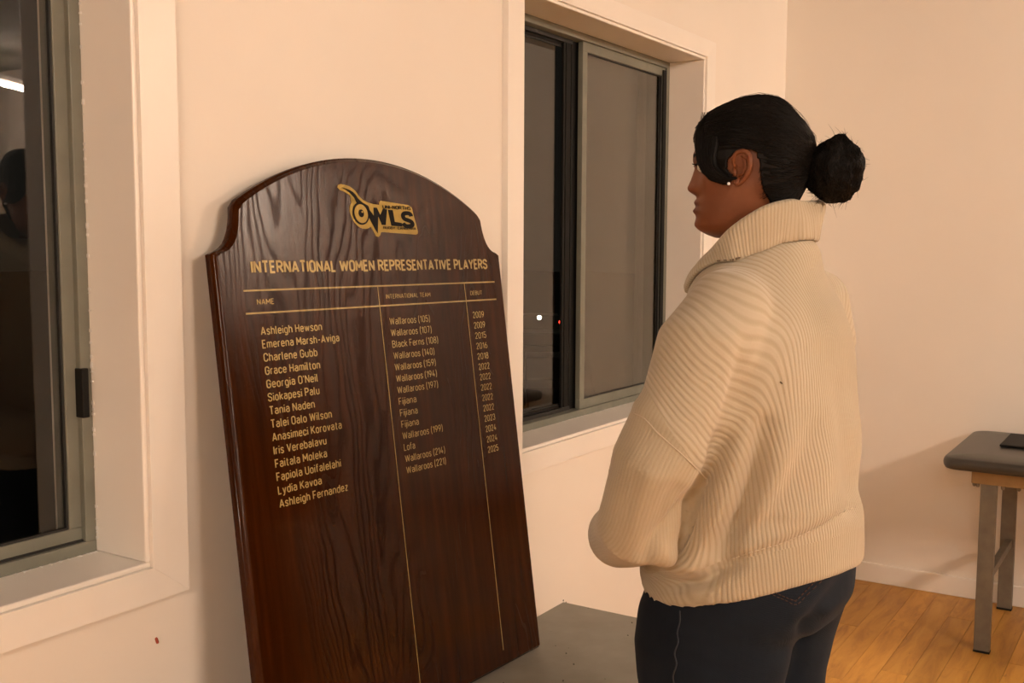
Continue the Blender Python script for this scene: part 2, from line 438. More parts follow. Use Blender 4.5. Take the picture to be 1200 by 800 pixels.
vehicle(657.5, 377.5, 26, .055, M['head_red'], 'distant dark car with one red lamp outside by the black window stile', 'car')

# ------------------------------------------------------------------ ceiling battens
for i, (c, ln, ang, pw) in enumerate(LIGHTS):
    lab = ['bright tube batten hung near the far wall, reflected in the left window', 'tube batten above the grey bench and treatment table',
           'tube batten in the middle of the room away from the windows', 'tube batten behind the camera end of the room'][i]
    e = empty('batten_light', (c[0], c[1], CEIL), math.radians(ang), lab, 'light', 'tube battens under the ceiling')
    h = c[2]-CEIL
    obj('light_housing', MB().box((-ln/2-.03, -.018, h+.024), (ln/2+.03, .018, h+.055)), M['casing'], e, local=True, bevel=.004)
    obj('tube', MB().tube([(-ln/2, 0, h), (ln/2, 0, h)], .019, 14), emit('lit_tube', WARM, pw*1.30/(PI*2*PI*.019*ln)), e, local=True, smooth=True)
    for s in (-1, 1): obj('suspension_rod', MB().tube([(s*ln*.35, 0, h+.045), (s*ln*.35, 0, 0)], .004, 8, False), M['casing'], e, local=True)
# dark wall screen at the far end of the far wall, seen in the left window's reflection
e = empty('wall_screen', (XF, -4.35, 1.55), 0, 'black flat screen hung on the far wall near the hanging tube light', 'screen')
obj('screen_panel', MB().box((-.045, -.42, 0), (-.025, .42, .48)), M['black'], e, local=True, bevel=.004)
obj('screen_bracket', MB().box((-.025, -.1, .12), (0, .1, .36)), M['steel'], e, local=True)

# ------------------------------------------------------------------ bench under the board
BZ = .444
bp = empty('low_bench', (1.75, -.33, 0), 0, 'low grey painted bench against the wall under the dark honour board', 'bench')
BX0, BX1, BY0, BY1 = .95, 2.492, -.60, -.105
obj('bench_top', MB().box((BX0, BY0, BZ-.03), (BX1, BY1, BZ)), M['bench'], bp, bevel=.003)
obj('side_panel', MB().box((BX1-.05, BY0+.03, 0), (BX1-.025, BY1-.02, BZ-.03)), M['bench'], bp, bevel=.002)
obj('side_panel', MB().box((BX0+.025, BY0+.03, 0), (BX0+.05, BY1-.02, BZ-.03)), M['bench'], bp, bevel=.002)
obj('front_panel', MB().box((BX0+.05, BY0+.04, .06), (BX1-.05, BY0+.06, BZ-.03)), M['bench'], bp, bevel=.002)
cp = MB(); rr = random.Random(11)
for k in range(26):
    x = rr.uniform(1.9, 2.5); y = rr.uniform(-.55, -.1); s_ = rr.uniform(.0006, .0020)
    cp.tube([(x, y, BZ-.0002), (x+s_*rr.uniform(0, 3), y+s_, BZ+.0002)], s_, 6)
c_ = obj('paint_chips', cp, M['bench_chip'], bp); c_['kind'] = 'stuff'

# ------------------------------------------------------------------ honour board
T = math.radians(8.0); YW = math.radians(-2.5); PH = -.007
Rz = Matrix.Rotation(YW, 3, 'Z'); ex = Rz @ Vector((1, 0, 0)); et = Rz @ Vector((0, math.sin(T), math.cos(T)))
e1 = ex*math.cos(PH)+et*math.sin(PH); e2 = -ex*math.sin(PH)+et*math.cos(PH); en = e1.cross(e2)   # en points at the room (-y)
BO = Vector((1.762, -.0520, 1.616)); BS = .979
Mb = Matrix.Identity(4)
for i in range(3):
    Mb[i][0] = e1[i]*BS; Mb[i][1] = -en[i]*BS; Mb[i][2] = e2[i]*BS; Mb[i][3] = BO[i]
CX = -.0140; HW = .4430; BOT = -1.2015
brd = bpy.data.objects.new('honour_board', None); link(brd); brd.matrix_world = Mb
tag(brd, 'tall dark oak honour board with arched top and gold lettering leaning on the wall', 'honour board')
def outline(ins):
    """arched top with concave notched shoulders; ins = inset"""
    hw = HW-ins; pts = []
    pts.append((CX-hw, BOT+ins)); pts.append((CX+hw, BOT+ins))
    yS = -.2175                                     # shoulder level
    pts.append((CX+hw, yS-ins*.6))
    # small step in, then concave quarter to the arch end
    r0 = Vector((CX+HW-.009-ins, yS+.004-ins*.45)); r1 = Vector((CX+HW-.064-ins*.55, -.128-ins*1.0))
    pts.append(tuple(r0))
    ctrl = Vector((CX+HW-.056-ins*.9, yS+.012-ins*.35))
    for k in range(1, 10):
        t_ = k/10; p_ = r0*(1-t_)**2+ctrl*2*t_*(1-t_)+r1*t_**2; pts.append(tuple(p_))
    pts.append(tuple(r1))
    # arch
    xa, ya = r1.x-.011, r1.y+.013
    half = xa-CX; top = -.0125-ins; hgt = top-ya; R_ = (half*half+hgt*hgt)/(2*hgt); a0 = math.asin(half/R_)
    arc = [(CX+R_*math.sin(a0*(1-k/24)), top-R_+R_*math.cos(a0*(1-k/24))) for k in range(0, 25)]
    pts += arc
    left = [(2*CX-x, z) for x, z in reversed(pts[2:-1])]
    return pts + left
TH = .026
rings = []
for ins, y in ((0.002, TH), (0, TH-.002), (0, .0110), (.0008, .0095), (.0028, .0082), (.0050, .0062), (.0058, .0042), (.0064, .0038), (.0078, .0014), (.0092, 0.0), (.012, 0.0)):
    rings.append([(x, y, z) for x, z in outline(ins)])
mb = MB().loft(rings, cap=True)
me = mb.mesh('board_panel')
bpn = obj('board_panel', me, M['board'], brd, local=True)
bpn.data.shade_smooth()
bpn.data.set_sharp_from_angle(angle=math.radians(40)) if hasattr(bpn.data, 'set_sharp_from_angle') else None
def strip(pts, wd, y=-.0004, th=.0006):
    m_ = MB(); (x0, z0), (x1, z1) = pts
    if abs(x1-x0) > abs(z1-z0): return m_.box((x0, y-th, z0-wd/2), (x1, y, z0+wd/2))
    return m_.box((x0-wd/2, y-th, z0), (x0+wd/2, y, z1))
for a, wd in ((((-.398, -.2875), (.3905, -.2875)), .0030), (((-.398, -.3302), (.390, -.3302)), .0030),
              (((-.0320, -1.17), (-.0320, -.2875)), .0016), (((.2695, -1.160), (.2695, -.2875)), .0016)):
    obj('gold_rule', strip(a, wd), M['gold'], brd, local=True)
# condensed monoline lettering drawn as ribbons
def _arc(cx, cy, rx, ry, a0, a1, n=7):
    return [(cx+rx*math.cos(math.radians(a0+(a1-a0)*k/n)), cy+ry*math.sin(math.radians(a0+(a1-a0)*k/n))) for k in range(n+1)]
def _loop(x0, x1, y0, y1, ry=None):
    rx = (x1-x0)/2; ry = ry or min(rx*1.25, (y1-y0)/2); cx = (x0+x1)/2
    p = _arc(cx, y1-ry, rx, ry, 0, 180, 10)+_arc(cx, y0+ry, rx, ry, 180, 360, 10); return p+[p[0]]
def glyphs():
    W = .44; X = .70; w_ = .36; r = W/2; ry = r*1.2; q_ = w_/2; qy = q_*1.2; A = _arc; G = {}
    arch = lambda x0, x1, y: A((x0+x1)/2, y-qy, (x1-x0)/2, qy, 180, 0, 8)
    G[' '] = (.20, [])
    G['A'] = (.50, [[(0, 0), (.25, 1), (.50, 0)], [(.08, .28), (.42, .28)]])
    G['B'] = (W, [[(0, 0), (0, 1)], [(0, 1), (r, 1)]+A(r, .77, r*.95, .23, 90, -90, 8)+[(0, .54)], [(0, .54), (r, .54)]+A(r, .27, r, .27, 90, -90, 8)+[(0, 0)]])
    G['C'] = (W, [A(r, 1-ry, r, ry, 0, 180)+A(r, ry, r, ry, 180, 360)]); G['C'][1][0].insert(0, (W, .70)); G['C'][1][0].append((W, .30))
    G['D'] = (W, [[(0, 0), (0, 1), (r*.8, 1)]+A(r*.8, 1-ry, W-r*.8, ry, 90, 0)+A(r*.8, ry, W-r*.8, ry, 0, -90)+[(0, 0)]])
    G['E'] = (.36, [[(.36, 1), (0, 1), (0, 0), (.36, 0)], [(0, .52), (.31, .52)]])
    G['F'] = (.36, [[(.36, 1), (0, 1), (0, 0)], [(0, .50), (.31, .50)]])
    G['G'] = (W, [[(W, .70)]+A(r, 1-ry, r, ry, 0, 180)+A(r, ry, r, ry, 180, 360)+[(W, .48), (r, .48)]])
    G['H'] = (W, [[(0, 0), (0, 1)], [(W, 0), (W, 1)], [(0, .52), (W, .52)]])
    G['I'] = (.0, [[(0, 0), (0, 1)]])
    G['K'] = (W, [[(0, 0), (0, 1)], [(W, 1), (.02, .38)], [(.15, .54), (W+.02, 0)]])
    G['L'] = (.34, [[(0, 1), (0, 0), (.34, 0)]])
    G['M'] = (.56, [[(0, 0), (0, 1), (.28, .30), (.56, 1), (.56, 0)]])
    G['N'] = (.46, [[(0, 0), (0, 1), (.46, 0), (.46, 1)]])
    G['O'] = (W, [_loop(0, W, 0, 1, ry)])
    G['P'] = (W, [[(0, 0), (0, 1), (r, 1)]+A(r, .74, r, .26, 90, -90, 8)+[(0, .48)]])
    G['R'] = (W, [[(0, 0), (0, 1), (r, 1)]+A(r, .75, r, .25, 90, -90, 8)+[(0, .50)], [(r, .50), (W+.02, 0)]])
    G['S'] = (W, [[(W, .76)]+A(r, .76, r, .24, 0, 180, 8)+A(r, .74, r, .20, 180, 245, 3)+[(r, .52)]+A(r, .26, r, .24, 65, 0, 3)+A(r, .24, r, .24, 0, -180, 8)])
    G['T'] = (.44, [[(0, 1), (.44, 1)], [(.22, 1), (.22, 0)]])
    G['U'] = (W, [[(0, 1)]+A(r, ry, r, ry, 180, 360, 10)+[(W, 1)]])
    G['V'] = (.48, [[(0, 1), (.24, 0), (.48, 1)]])
    G['W'] = (.72, [[(0, 1), (.17, 0), (.36, .95), (.55, 0), (.72, 1)]])
    G['Y'] = (.46, [[(0, 1), (.23, .42), (.46, 1)], [(.23, .42), (.23, 0)]])
    G['a'] = (w_, [[(.02, .60)]+A(q_, X-.17, q_, .17, 155, 0, 7)+[(w_, 0)], [(w_, .42), (q_, .42)]+A(q_, .21, q_, .21, 90, 270, 8)+[(w_-.06, .03), (w_, .14)]])
    G['b'] = (w_, [[(0, 1), (0, 0)], [(0, X*.6)]+A(q_, X-qy, q_, qy, 180, 0)+A(q_, qy, q_, qy, 0, -180)])
    G['c'] = (w_*.95, [[(w_*.95, .50)]+A(q_, X-qy, q_, qy, 0, 180)+A(q_, qy, q_, qy, 180, 360)+[(w_*.95, .20)]])
    G['d'] = (w_, [[(w_, 1), (w_, 0)], [(w_, X-qy)]+A(q_, X-qy, q_, qy, 0, 180)+A(q_, qy, q_, qy, 180, 360)])
    G['e'] = (w_, [[(0, .37), (w_, .37)]+A(q_, X-qy, q_, qy, 0, 180)+A(q_, qy, q_, qy, 180, 340)])
    G['f'] = (.24, [[(.26, 1), (.18, 1)]+A(.18, .87, .10, .13, 90, 180, 4)+[(.08, 0)], [(-.02, X-.02), (.24, X-.02)]])
    G['g'] = (w_, [[(w_, X), (w_, -.06)]+A(q_, -.08, q_, .18, 0, -150, 7), [(w_, X-qy)]+A(q_, X-qy, q_, qy, 0, 180)+A(q_, qy, q_, qy, 180, 360)])
    G['h'] = (w_, [[(0, 1), (0, 0)], [(0, X-qy)]+A(q_, X-qy, q_, qy, 180, 0)+[(w_, 0)]])
    G['i'] = (.0, [[(0, 0), (0, X)], [(0, .88), (0, 1.0)]])
    G['j'] = (.0, [[(0, X), (0, -.12)]+A(-.10, -.12, .10, .12, 0, -80, 4), [(0, .88), (0, 1.0)]])
    G['k'] = (w_*.95, [[(0, 0), (0, 1)], [(w_*.95, X), (.0, .25)], [(.12, .38), (w_, 0)]])
    G['l'] = (.06, [[(0, 1)]+A(.10, .11, .10, .11, 180, 265, 4)])
    G['m'] = (.58, [[(0, X), (0, 0)], [(0, X-.2)]+A(.145, X-.17, .145, .17, 180, 0)+[(.29, 0)], [(.29, X-.2)]+A(.435, X-.17, .145, .17, 180, 0)+[(.58, 0)]])
    G['n'] = (w_, [[(0, X), (0, 0)], [(0, X-qy)]+A(q_, X-qy, q_, qy, 180, 0)+[(w_, 0)]])
    G['o'] = (w_, [_loop(0, w_, 0, X, qy)])
    G['p'] = (w_, [[(0, X), (0, -.27)], [(0, X-qy)]+A(q_, X-qy, q_, qy, 180, 0)+A(q_, qy, q_, qy, 0, -180)])
    G['r'] = (.20, [[(0, X), (0, 0)], [(0, X-.18)]+A(.18, X-.18, .18, .18, 180, 80, 5)])
    G['s'] = (.32, [[(.31, X-.15)]+A(.16, X-.16, .155, .16, 15, 180, 8)+[(.04, .42), (.28, .29)]+A(.16, .16, .155, .16, 35, -165, 9)])
    G['t'] = (.24, [[(.09, .92), (.09, .12)]+A(.19, .12, .10, .12, 180, 270, 4)+[(.25, 0)], [(-.01, X-.02), (.24, X-.02)]])
    G['u'] = (w_, [[(w_, X), (w_, 0)], [(0, X)]+A(q_, qy, q_, qy, 180, 360)])
    G['v'] = (.36, [[(0, X), (.18, 0), (.36, X)]])
    G['w'] = (.54, [[(0, X), (.13, 0), (.27, X-.03), (.41, 0), (.54, X)]])
    G['y'] = (.36, [[(0, X), (.18, .03)], [(.36, X), (.14, -.20), (.06, -.27), (-.01, -.27)]])
    G['z'] = (.32, [[(0, X), (.31, X), (0, 0), (.32, 0)]])
    G['0'] = (.38, [_loop(0, .38, 0, 1, .24)])
    G['1'] = (.18, [[(0, .78), (.17, 1), (.17, 0)]])
    G['2'] = (.37, [[(0, .74)]+A(.185, .77, .185, .23, 180, -20, 9)+[(0, 0), (.38, 0)]])
    G['3'] = (.37, [[(0, .78)]+A(.185, .77, .18, .23, 170, -80, 9)+[(.16, .54)], [(.16, .54)]+A(.185, .27, .19, .27, 85, -170, 10)])
    G['4'] = (.42, [[(.26, 1), (0, .26), (.42, .26)], [(.30, .52), (.30, 0)]])
    G['5'] = (.37, [[(.34, 1), (.03, 1), (.01, .50)]+A(.185, .31, .19, .31, 130, -165, 11)])
    G['6'] = (.38, [_loop(0, .38, 0, .58, .24), [(0, .34), (.05, .60), (.26, 1)]])
    G['7'] = (.36, [[(0, 1), (.36, 1), (.12, 0)]])
    G['8'] = (.38, [_loop(.02, .36, .54, 1, .21), _loop(0, .38, 0, .54, .24)])
    G['9'] = (.38, [_loop(0, .38, .42, 1, .24), [(.38, .66), (.33, .40), (.12, 0)]])
    G['('] = (.12, [[(.12, 1.08), (.03, .85), (0, .45), (.03, .05), (.12, -.18)]])
    G[')'] = (.12, [[(0, 1.08), (.09, .85), (.12, .45), (.09, .05), (0, -.18)]])
    G['-'] = (.24, [[(0, .40), (.24, .40)]])
    G["'"] = (.0, [[(0, 1.02), (0, .78)]])
    return G
GL = glyphs()
def ribbon(mb, pts, hw, y, sx, sz, X0, Z0):
    P = [Vector(p) for p in pts]
    P = [P[0]]+[b for a, b in zip(P, P[1:]) if (b-a).length > 1e-4]
    closed = (P[0]-P[-1]).length < 1e-4
    if closed: P = P[:-1]
    n = len(P); L_, R_ = [], []
    for i in range(n):
        a = P[(i-1) % n] if closed or i > 0 else None; b = P[(i+1) % n] if closed or i < n-1 else None
        d1 = (P[i]-a).normalized() if a is not None else None; d2 = (b-P[i]).normalized() if b is not None else None
        if d1 is None: d1 = d2
        if d2 is None: d2 = d1
        n1 = Vector((-d1.y, d1.x)); n2 = Vector((-d2.y, d2.x)); mm = n1+n2
        mm = mm.normalized() if mm.length > .2 else n1
        k = hw/max(mm.dot(n1), .72); L_.append(P[i]+mm*k); R_.append(P[i]-mm*k)
    o = len(mb.v)
    for p in L_+R_: mb.v.append((X0+p.x*sx, y, Z0+p.y*sz))
    for i in range(n if closed else n-1):
        j = (i+1) % n; mb.f.append((o+i, o+n+i, o+n+j, o+j))
def text(s, x, z, h, x1, wt=.13, mat='gold', parent=None, yy=-.0010, gap=.17, name='lettering'):
    tot = 0; lay = []
    for ch in s:
        wd, st = GL[ch]; 
        if ch == ' ': tot += wd+wt*.6; continue
        lay.append((tot, st)); tot += wd+gap+wt*.45
    tot -= gap+wt*.45
    sc = (x1-x)/(tot+wt); mb = MB()
    for o, st in lay:
        for p in st:
            p2 = [(a+o+wt/2, wt/2+b*(1-wt)) for a, b in p]; cur = [p2[0]]
            for i in range(1, len(p2)):
                cur.append(p2[i])
                if i < len(p2)-1:
                    d1 = Vector(p2[i])-Vector(p2[i-1]); d2 = Vector(p2[i+1])-Vector(p2[i])
                    if d1.length > 1e-4 and d2.length > 1e-4 and d1.normalized().dot(d2.normalized()) < -.25: ribbon(mb, cur, wt/2, yy, sc, h, x, z); cur = [p2[i]]
            ribbon(mb, cur, wt/2, yy, sc, h, x, z)
    return obj(name, mb, M[mat], parent or brd, local=True, fix=False)
text('INTERNATIONAL WOMEN REPRESENTATIVE PLAYERS', -.3745, -.2560, .0250, x1=.3680, wt=.17, gap=.14)
text('NAME', -.3690, -.3147, .0108, x1=-.3265, wt=.13)
text('INTERNATIONAL TEAM', -.0096, -.3158, .0100, x1=.1399, wt=.11)
text('DEBUT', .2887, -.3172, .0100, x1=.3350, wt=.11)
NM = [('Ashleigh Hewson', -.2084), ('Emerena Marsh-Aviga', -.1633), ('Charlene Gubb', -.2283), ('Grace Hamilton', -.2246), ("Georgia O'Neil", -.2345),
      ('Siokapesi Palu', -.2338), ('Tania Naden', -.2503), ('Talei Oalo Wilson', -.2071), ('Anasimeci Korovata', -.1829), ('Iris Verebalavu', -.2295),
      ('Faitala Moleka', -.2317), ('Fapiola Uoifalelahi', -.1966), ('Lydia Kavoa', -.2539), ('Ashleigh Fernandez', -.1837)]
TM = [('Wallaroos (105)', .1294), ('Wallaroos (107)', .131), ('Black Ferns (108)', .150), ('Wallaroos (140)', .1325), ('Wallaroos (159)', .1330), ('Wallaroos (194)', .1330),
      ('Wallaroos (197)', .1330), ('Fijiana', .0535), ('Fijiana', .0535), ('Fijiana', .0535), ('Wallaroos (199)', .1330), ('Lofa', .0328), ('Wallaroos (214)', .1330), ('Wallaroos (221)', .1319)]
YR = ['2009', '2009', '2015', '2016', '2018', '2022', '2022', '2022', '2022', '2022', '2023', '2024', '2024', '2025']
for i in range(14):
    z = -.3722-i*.02508
    text(NM[i][0], -.3675, z, .0165, x1=NM[i][1], wt=.135)
    z2 = -.3722-i*.02482
    text(TM[i][0], -.0060+.0002*i, z2, .0155, x1=TM[i][1], wt=.10)
    text(YR[i], .2894+.0002*i, z2, .0155, x1=.3329+.0001*i, wt=.10)
# emblem: gold backing with a black horn, an eye and the letters
lg = bpy.data.objects.new('emblem', None); link(lg, brd)
def lp(x, y):   # emblem drawn from its own small grid
    # bilinear map from emblem grid to board coordinates
    ux = (x-155)/(1095-155); 
    X = -.1201+(x-155)*(.1202+.1201)/(1095-155); Z = -.0799-(y-140)*(.0945)/(690-140) 
    return X, Z-.0010*ux*3+.0007
def flat(name, poly, mat, y, smooth_close=False):
    bm = bmesh.new(); vs_ = [bm.verts.new((lp(a, b)[0], y, lp(a, b)[1])) for a, b in poly]
    f = bm.faces.new(vs_); bmesh.ops.triangulate(bm, faces=[f]); 
    r_ = bmesh.ops.extrude_face_region(bm, geom=bm.faces[:]); 
    for g in r_['geom']:
        if isinstance(g, bmesh.types.BMVert): g.co.y += .0006
    me = bpy.data.meshes.new(name); bm.to_mesh(me); bm.free(); return obj(name, me, M[mat], lg, local=True)
def spline(pts, n=8, closed=True):
    out_ = []; N = len(pts)
    for i in range(N if closed else N-1):
        p0, p1, p2, p3 = [Vector(pts[(i+k) % N]) if closed else Vector(pts[min(max(i+k, 0), N-1)]) for k in (-1, 0, 1, 2)]
        for j in range(n):
            t_ = j/n; out_.append(tuple(.5*((2*p1)+(p2-p0)*t_+(2*p0-5*p1+4*p2-p3)*t_**2+(3*p1-p0-3*p2+p3)*t_**3)))
    if not closed: out_.append(tuple(pts[-1]))
    return out_
back = [(150,150),(160,118),(190,106),(230,110)] + spline([(230,110),(290,125),(350,170),(385,225),(430,275),(480,300),(525,318)], 4, False)[1:] + \
       [(560,322),(628,325),(634,285),(650,272),(1000,300),(1040,320),(1052,350),(1060,420),(1085,560),(1095,640),(1090,670),(1070,682),(640,668),(612,672)] + \
       [(600,710),(575,732),(545,720),(525,670),(505,600)] + spline([(500,600),(460,630),(400,636),(345,610),(300,555),(272,480),(264,420),(275,355),(310,310),(340,300)], 4, False) + \
       spline([(340,300),(300,250),(240,205),(180,180)], 4, False)[1:]
flat('emblem_backing', back, 'gold_logo', -.0007)
flat('horn', spline([(195,148),(240,155),(300,178),(345,215),(375,265),(420,310),(475,340),(490,352)], 4, False) +
     [(500,400),(545,470),(552,365),(592,365),(625,455),(668,372),(718,378),(680,578),(632,578),(598,470),(570,685),(545,640),(485,500),(465,440),(425,380),(370,340),(352,318),(330,260),(280,200),(235,168)][0:], 'ink', -.0016)
# letters and eye
def disc(name, cx, cy, rx, ry, mat, y, n=32):
    flat(name, [(cx+rx*math.cos(2*PI*k/n), cy+ry*math.sin(2*PI*k/n)) for k in range(n)], mat, y)
disc('eye_ring', 390, 452, 98, 138, 'ink', -.0014)
disc('eye_white', 392, 452, 78, 116, 'gold_logo', -.0020)
disc('pupil', 390, 448, 32, 48, 'ink', -.0026)
disc('eye_glint', 402, 432, 9, 12, 'gold_logo', -.0032, 10)
flat('letter', [(728,378),(790,382),(800,530),(888,540),(892,588),(752,582)], 'ink', -.0016)
Sc = spline([(1022,448),(1012,418),(975,408),(930,418),(914,450),(930,485),(975,500),(1016,518),(1030,550),(1005,574),(960,580),(922,566),(906,542)], 4, False)
def thick(pts, hw):
    L_, R_ = [], []
    for i, p in enumerate(pts):
        d = (Vector(pts[min(i+1, len(pts)-1)])-Vector(pts[max(i-1, 0)])).normalized(); n_ = Vector((-d.y, d.x)); L_.append(tuple(Vector(p)+n_*hw)); R_.append(tuple(Vector(p)-n_*hw))
    mb = MB(); n = len(pts)
    for x_, y_ in L_+R_: X, Z = lp(x_, y_); mb.v.append((X, -.0017, Z))
    mb.f = [(i, n+i, n+i+1, i+1) for i in range(n-1)]; return mb
obj('letter', thick(Sc, 27), M['ink'], lg, local=True, fix=False)
Pl = lambda x, y: lp(x, y)
a = Pl(662, 372); b = Pl(1030, 376); text('UNI-NORTHS', a[0], a[1]-.0002, .0085, x1=b[0], mat='ink', wt=.17, gap=.12, parent=lg, yy=-.0018)
a = Pl(645, 628); b = Pl(1070, 640); text('RUGBY  CANBERRA', a[0], a[1]-.0004, .0062, x1=b[0], mat='ink', wt=.15, gap=.12, parent=lg, yy=-.0018)

# ------------------------------------------------------------------ treatment table
tb = empty('treatment_table', (4.21, -1.7, 0), 0, 'padded treatment table with grey vinyl top and square steel legs by the far wall', 'table')
TX0, TX1, TY1, TY0 = 3.95, 4.515, -.905, -2.7
obj('table_frame', MB().box((TX0-.002, TY0+.08, .600), (TX1, TY1, .655)), M['apron'], tb, bevel=.003)
# cushion with rounded rim
def cushion(x0, x1, y0, y1, z0, z1, r):
    rings = []
    n = 8
    def rr_(ins, z):
        rad = max(.065-ins, .012); a_, b_, c_, d_ = x0+ins, x1-ins, y0+ins, y1-ins; out_ = []
        for (cx, cy, s0) in ((b_-rad, d_-rad, 0), (a_+rad, d_-rad, 90), (a_+rad, c_+rad, 180), (b_-rad, c_+rad, 270)):
            for k in range(n+1):
                a = math.radians(s0+90*k/n); out_.append((cx+rad*math.cos(a), cy+rad*math.sin(a), z))
        return out_
    rings.append(rr_(.03, z0)); rings.append(rr_(.010, z0+.001))
    for k in range(0, 7):
        a = -PI/2+PI*k/6; rings.append(rr_(.004+.012*(1-math.cos(a)), (z0+z1)/2-.004+(z1-z0-.006)/2*math.sin(a)))
    rings.append(rr_(.05, z1-.001)); rings.append(rr_(.12, z1+.001))
    return MB().loft(rings)
obj('cushion', cushion(TX0-.085, TX1+.025, TY0, TY1+.094, .655, .702, .02), M['vinyl'], tb, smooth=True)
def leg(x, y): obj('leg', MB().box((x, y-.052, .006), (x+.030, y, .600)), M['steel'], tb, bevel=.002); obj('leg_foot', MB().box((x-.001, y-.053, 0), (x+.031, y+.001, .008)), M['black'], tb, bevel=.001)
for x in (3.952, 4.478):
    for y in (-.935, -2.50): leg(x, y)
for y in (-.955, -2.52): obj('cross_rail', MB().box((3.982, y-.024, .255), (4.478, y, .285)), M['steel'], tb, bevel=.002)
for x, y in ((3.956, -.925), (3.956, -1.005), (3.965, -.912), (3.965, -1.055)):
    obj('bolt', MB().tube([(x+.005, y, .602), (x+.005, y, .592)], .0065, 10), M['steel'], tb, smooth=True)
tab = obj('tablet', MB().box((4.13, -1.50, .706), (4.40, -.965, .714)), M['black'], bevel=.003)
tag(tab, 'thin black tablet lying on the grey padded table', 'tablet')
tab.data.transform(Matrix.Translation((-4.26, 1.2, -.71)))
tab.location = (4.26, -1.2, .7105)

#PERSON#
# ------------------------------------------------------------------ the woman
BC = Vector((.414, 1.85, 0))                        # body axis in the local frame
FWD = Vector((-.82, .57, 0)).normalized(); LFT = Vector((-.57, -.82, 0)).normalized()
per = empty('person', L2W(BC), 0, 'woman in a cream ribbed sweater and jeans, black hair in a bun, reading the board', 'person')
MWi = world_of(per).inverted()
def LW(mb): mb.v = [tuple(L2W(p)) for p in mb.v]; return mb

# ---- torso rings: height, centre x, centre depth, half width, half depth
def ell(c, a, b, n=64, dz=None, pw=2.0):
    out_ = []
    for k in range(n):
        t_ = 2*PI*k/n; cs, sn = math.cos(t_), math.sin(t_)
        cs = math.copysign(abs(cs)**(2/pw), cs); sn = math.copysign(abs(sn)**(2/pw), sn)
        p_ = Vector(c)+LFT*(a*cs)+FWD*(b*sn)
        if dz: p_.z += dz(p_)
        out_.append(p_)
    return out_
# hem plane: follows the sweater's lower edge, higher at her back
HEMS = [q(751, 693, 1.80), q(767, 703, 1.74), q(797, 714, 1.69), q(822, 711, 1.66), q(870, 700, 1.63), q(905, 688, 1.65), q(942, 676, 1.69), q(972, 657, 1.75), q(1014, 633, 1.88)]
def harm(x, y):
    t_ = np.arctan2(y-1.85, x-.414); return np.stack([np.ones_like(t_), np.cos(t_), np.sin(t_), np.cos(2*t_), np.sin(2*t_)], -1)
A_ = harm(np.array([p.x for p in HEMS]), np.array([p.y for p in HEMS])); b_ = np.array([p.z for p in HEMS]); rg_ = np.diag([0, 0, 0, .02, .02])
hz = np.linalg.solve(A_.T @ A_+rg_, A_.T @ b_)
def hemz(p): return float(harm(np.array(p[0]), np.array(p[1])) @ hz)-.0065
TOR = [  # z, left px, right px, ratio depth/width, scale into arms
    (.885, 752, 1022, .90), (.935, 748, 1014, .90), (1.00, 748, 1014, .87), (1.08, 750, 1017, .80), (1.16, 752, 1016, .70), (1.225, 762, 1014, .66), (1.275, 780, 1007, .66), (1.32, 797, 994, .68)]
def px2x(u, D=1.85): return (u-600)/FPX*D
def torso_rings():
    rings = []
    for z, ul, ur, rt in TOR:
        xl, xr = px2x(ul), px2x(ur); hx = (xr-xl)/2
        a = hx/math.sqrt(LFT.x**2+(rt*FWD.x)**2)
        rings.append((Vector(((xl+xr)/2, 1.85, z)), a, a*rt))
    return rings
TR = torso_rings()
tr0 = []
for i, (c, a, b) in enumerate(TR):
    if i == 0:                                      # band follows the tilted hem
        for off in (0.0, .030, .058):
            tr0.append(ell((c.x, c.y, 0), a*(.985 if off < .05 else .975), b*(.985 if off < .05 else .975), dz=lambda p, o=off: hemz(p)+o))
        tr0.append(ell((c.x-.002, c.y, 0), a*.985, b*.985, dz=lambda p: hemz(p)+.085))
        continue
    if i == 1:
        tr0.append(ell((c.x, c.y, 0), a*1.0, b*1.0, dz=lambda p: max(hemz(p)+.12, .93))); continue
    tr0.append(ell(c, a, b, pw=2.15))
NECK = Vector((.440, 1.852, 0))
tr0.append(ell((px2x(892), 1.85, 1.355), .168, .110)); tr0.append(ell((px2x(893), 1.85, 1.385), .135, .098)); tr0.append(ell((px2x(897), 1.85, 1.415), .100, .088))
tr0.append(ell((NECK.x, NECK.y, 1.435), .078, .076))
ARM = [(q(885, 345, 1.79), .054), (q(858, 360, 1.73), .070), (q(829, 412, 1.685), .085), (q(805, 478, 1.66), .074), (q(770, 545, 1.64), .072), (q(749, 616, 1.68), .068)]
bodyp = lambda l_, f_, z_: BC+LFT*l_+FWD*f_+Vector((0, 0, z_))
FORE = [(bodyp(.158, .165, .925), .056), (bodyp(.095, .190, .930), .046), (bodyp(.050, .198, .935), .036)]
def mirror(p):   # to her right side
    d = Vector((p[0]-BC.x, p[1]-BC.y, 0)); l = d.dot(LFT); r_ = d-LFT*(2*l); return Vector((BC.x+r_.x, BC.y+r_.y, p[2]))
def tubeu(mb, seq, **k): return mb.tube([p for p, r in seq], [r for p, r in seq], **k)
sw = MB(); sw.loft(tr0)
tubeu(sw, ARM+FORE, n=28)
ARMR = [(mirror(p), r*.93) for p, r in ARM+FORE]
ARMR = [(p+Vector(((.034, .040, .036, -.008, -.095, -.175, -.14, -.03, 0)[i], 0, 0)), r) for i, (p, r) in enumerate(ARMR)]
tubeu(sw, ARMR, n=28)
me = remeshed(sw, .0055, 6, .6)
NV = len(me.vertices); co = np.empty(NV*3); me.vertices.foreach_get('co', co); co = co.reshape(-1, 3)
nr = np.empty(NV*3); me.vertices.foreach_get('normal', nr); nr = nr.reshape(-1, 3)
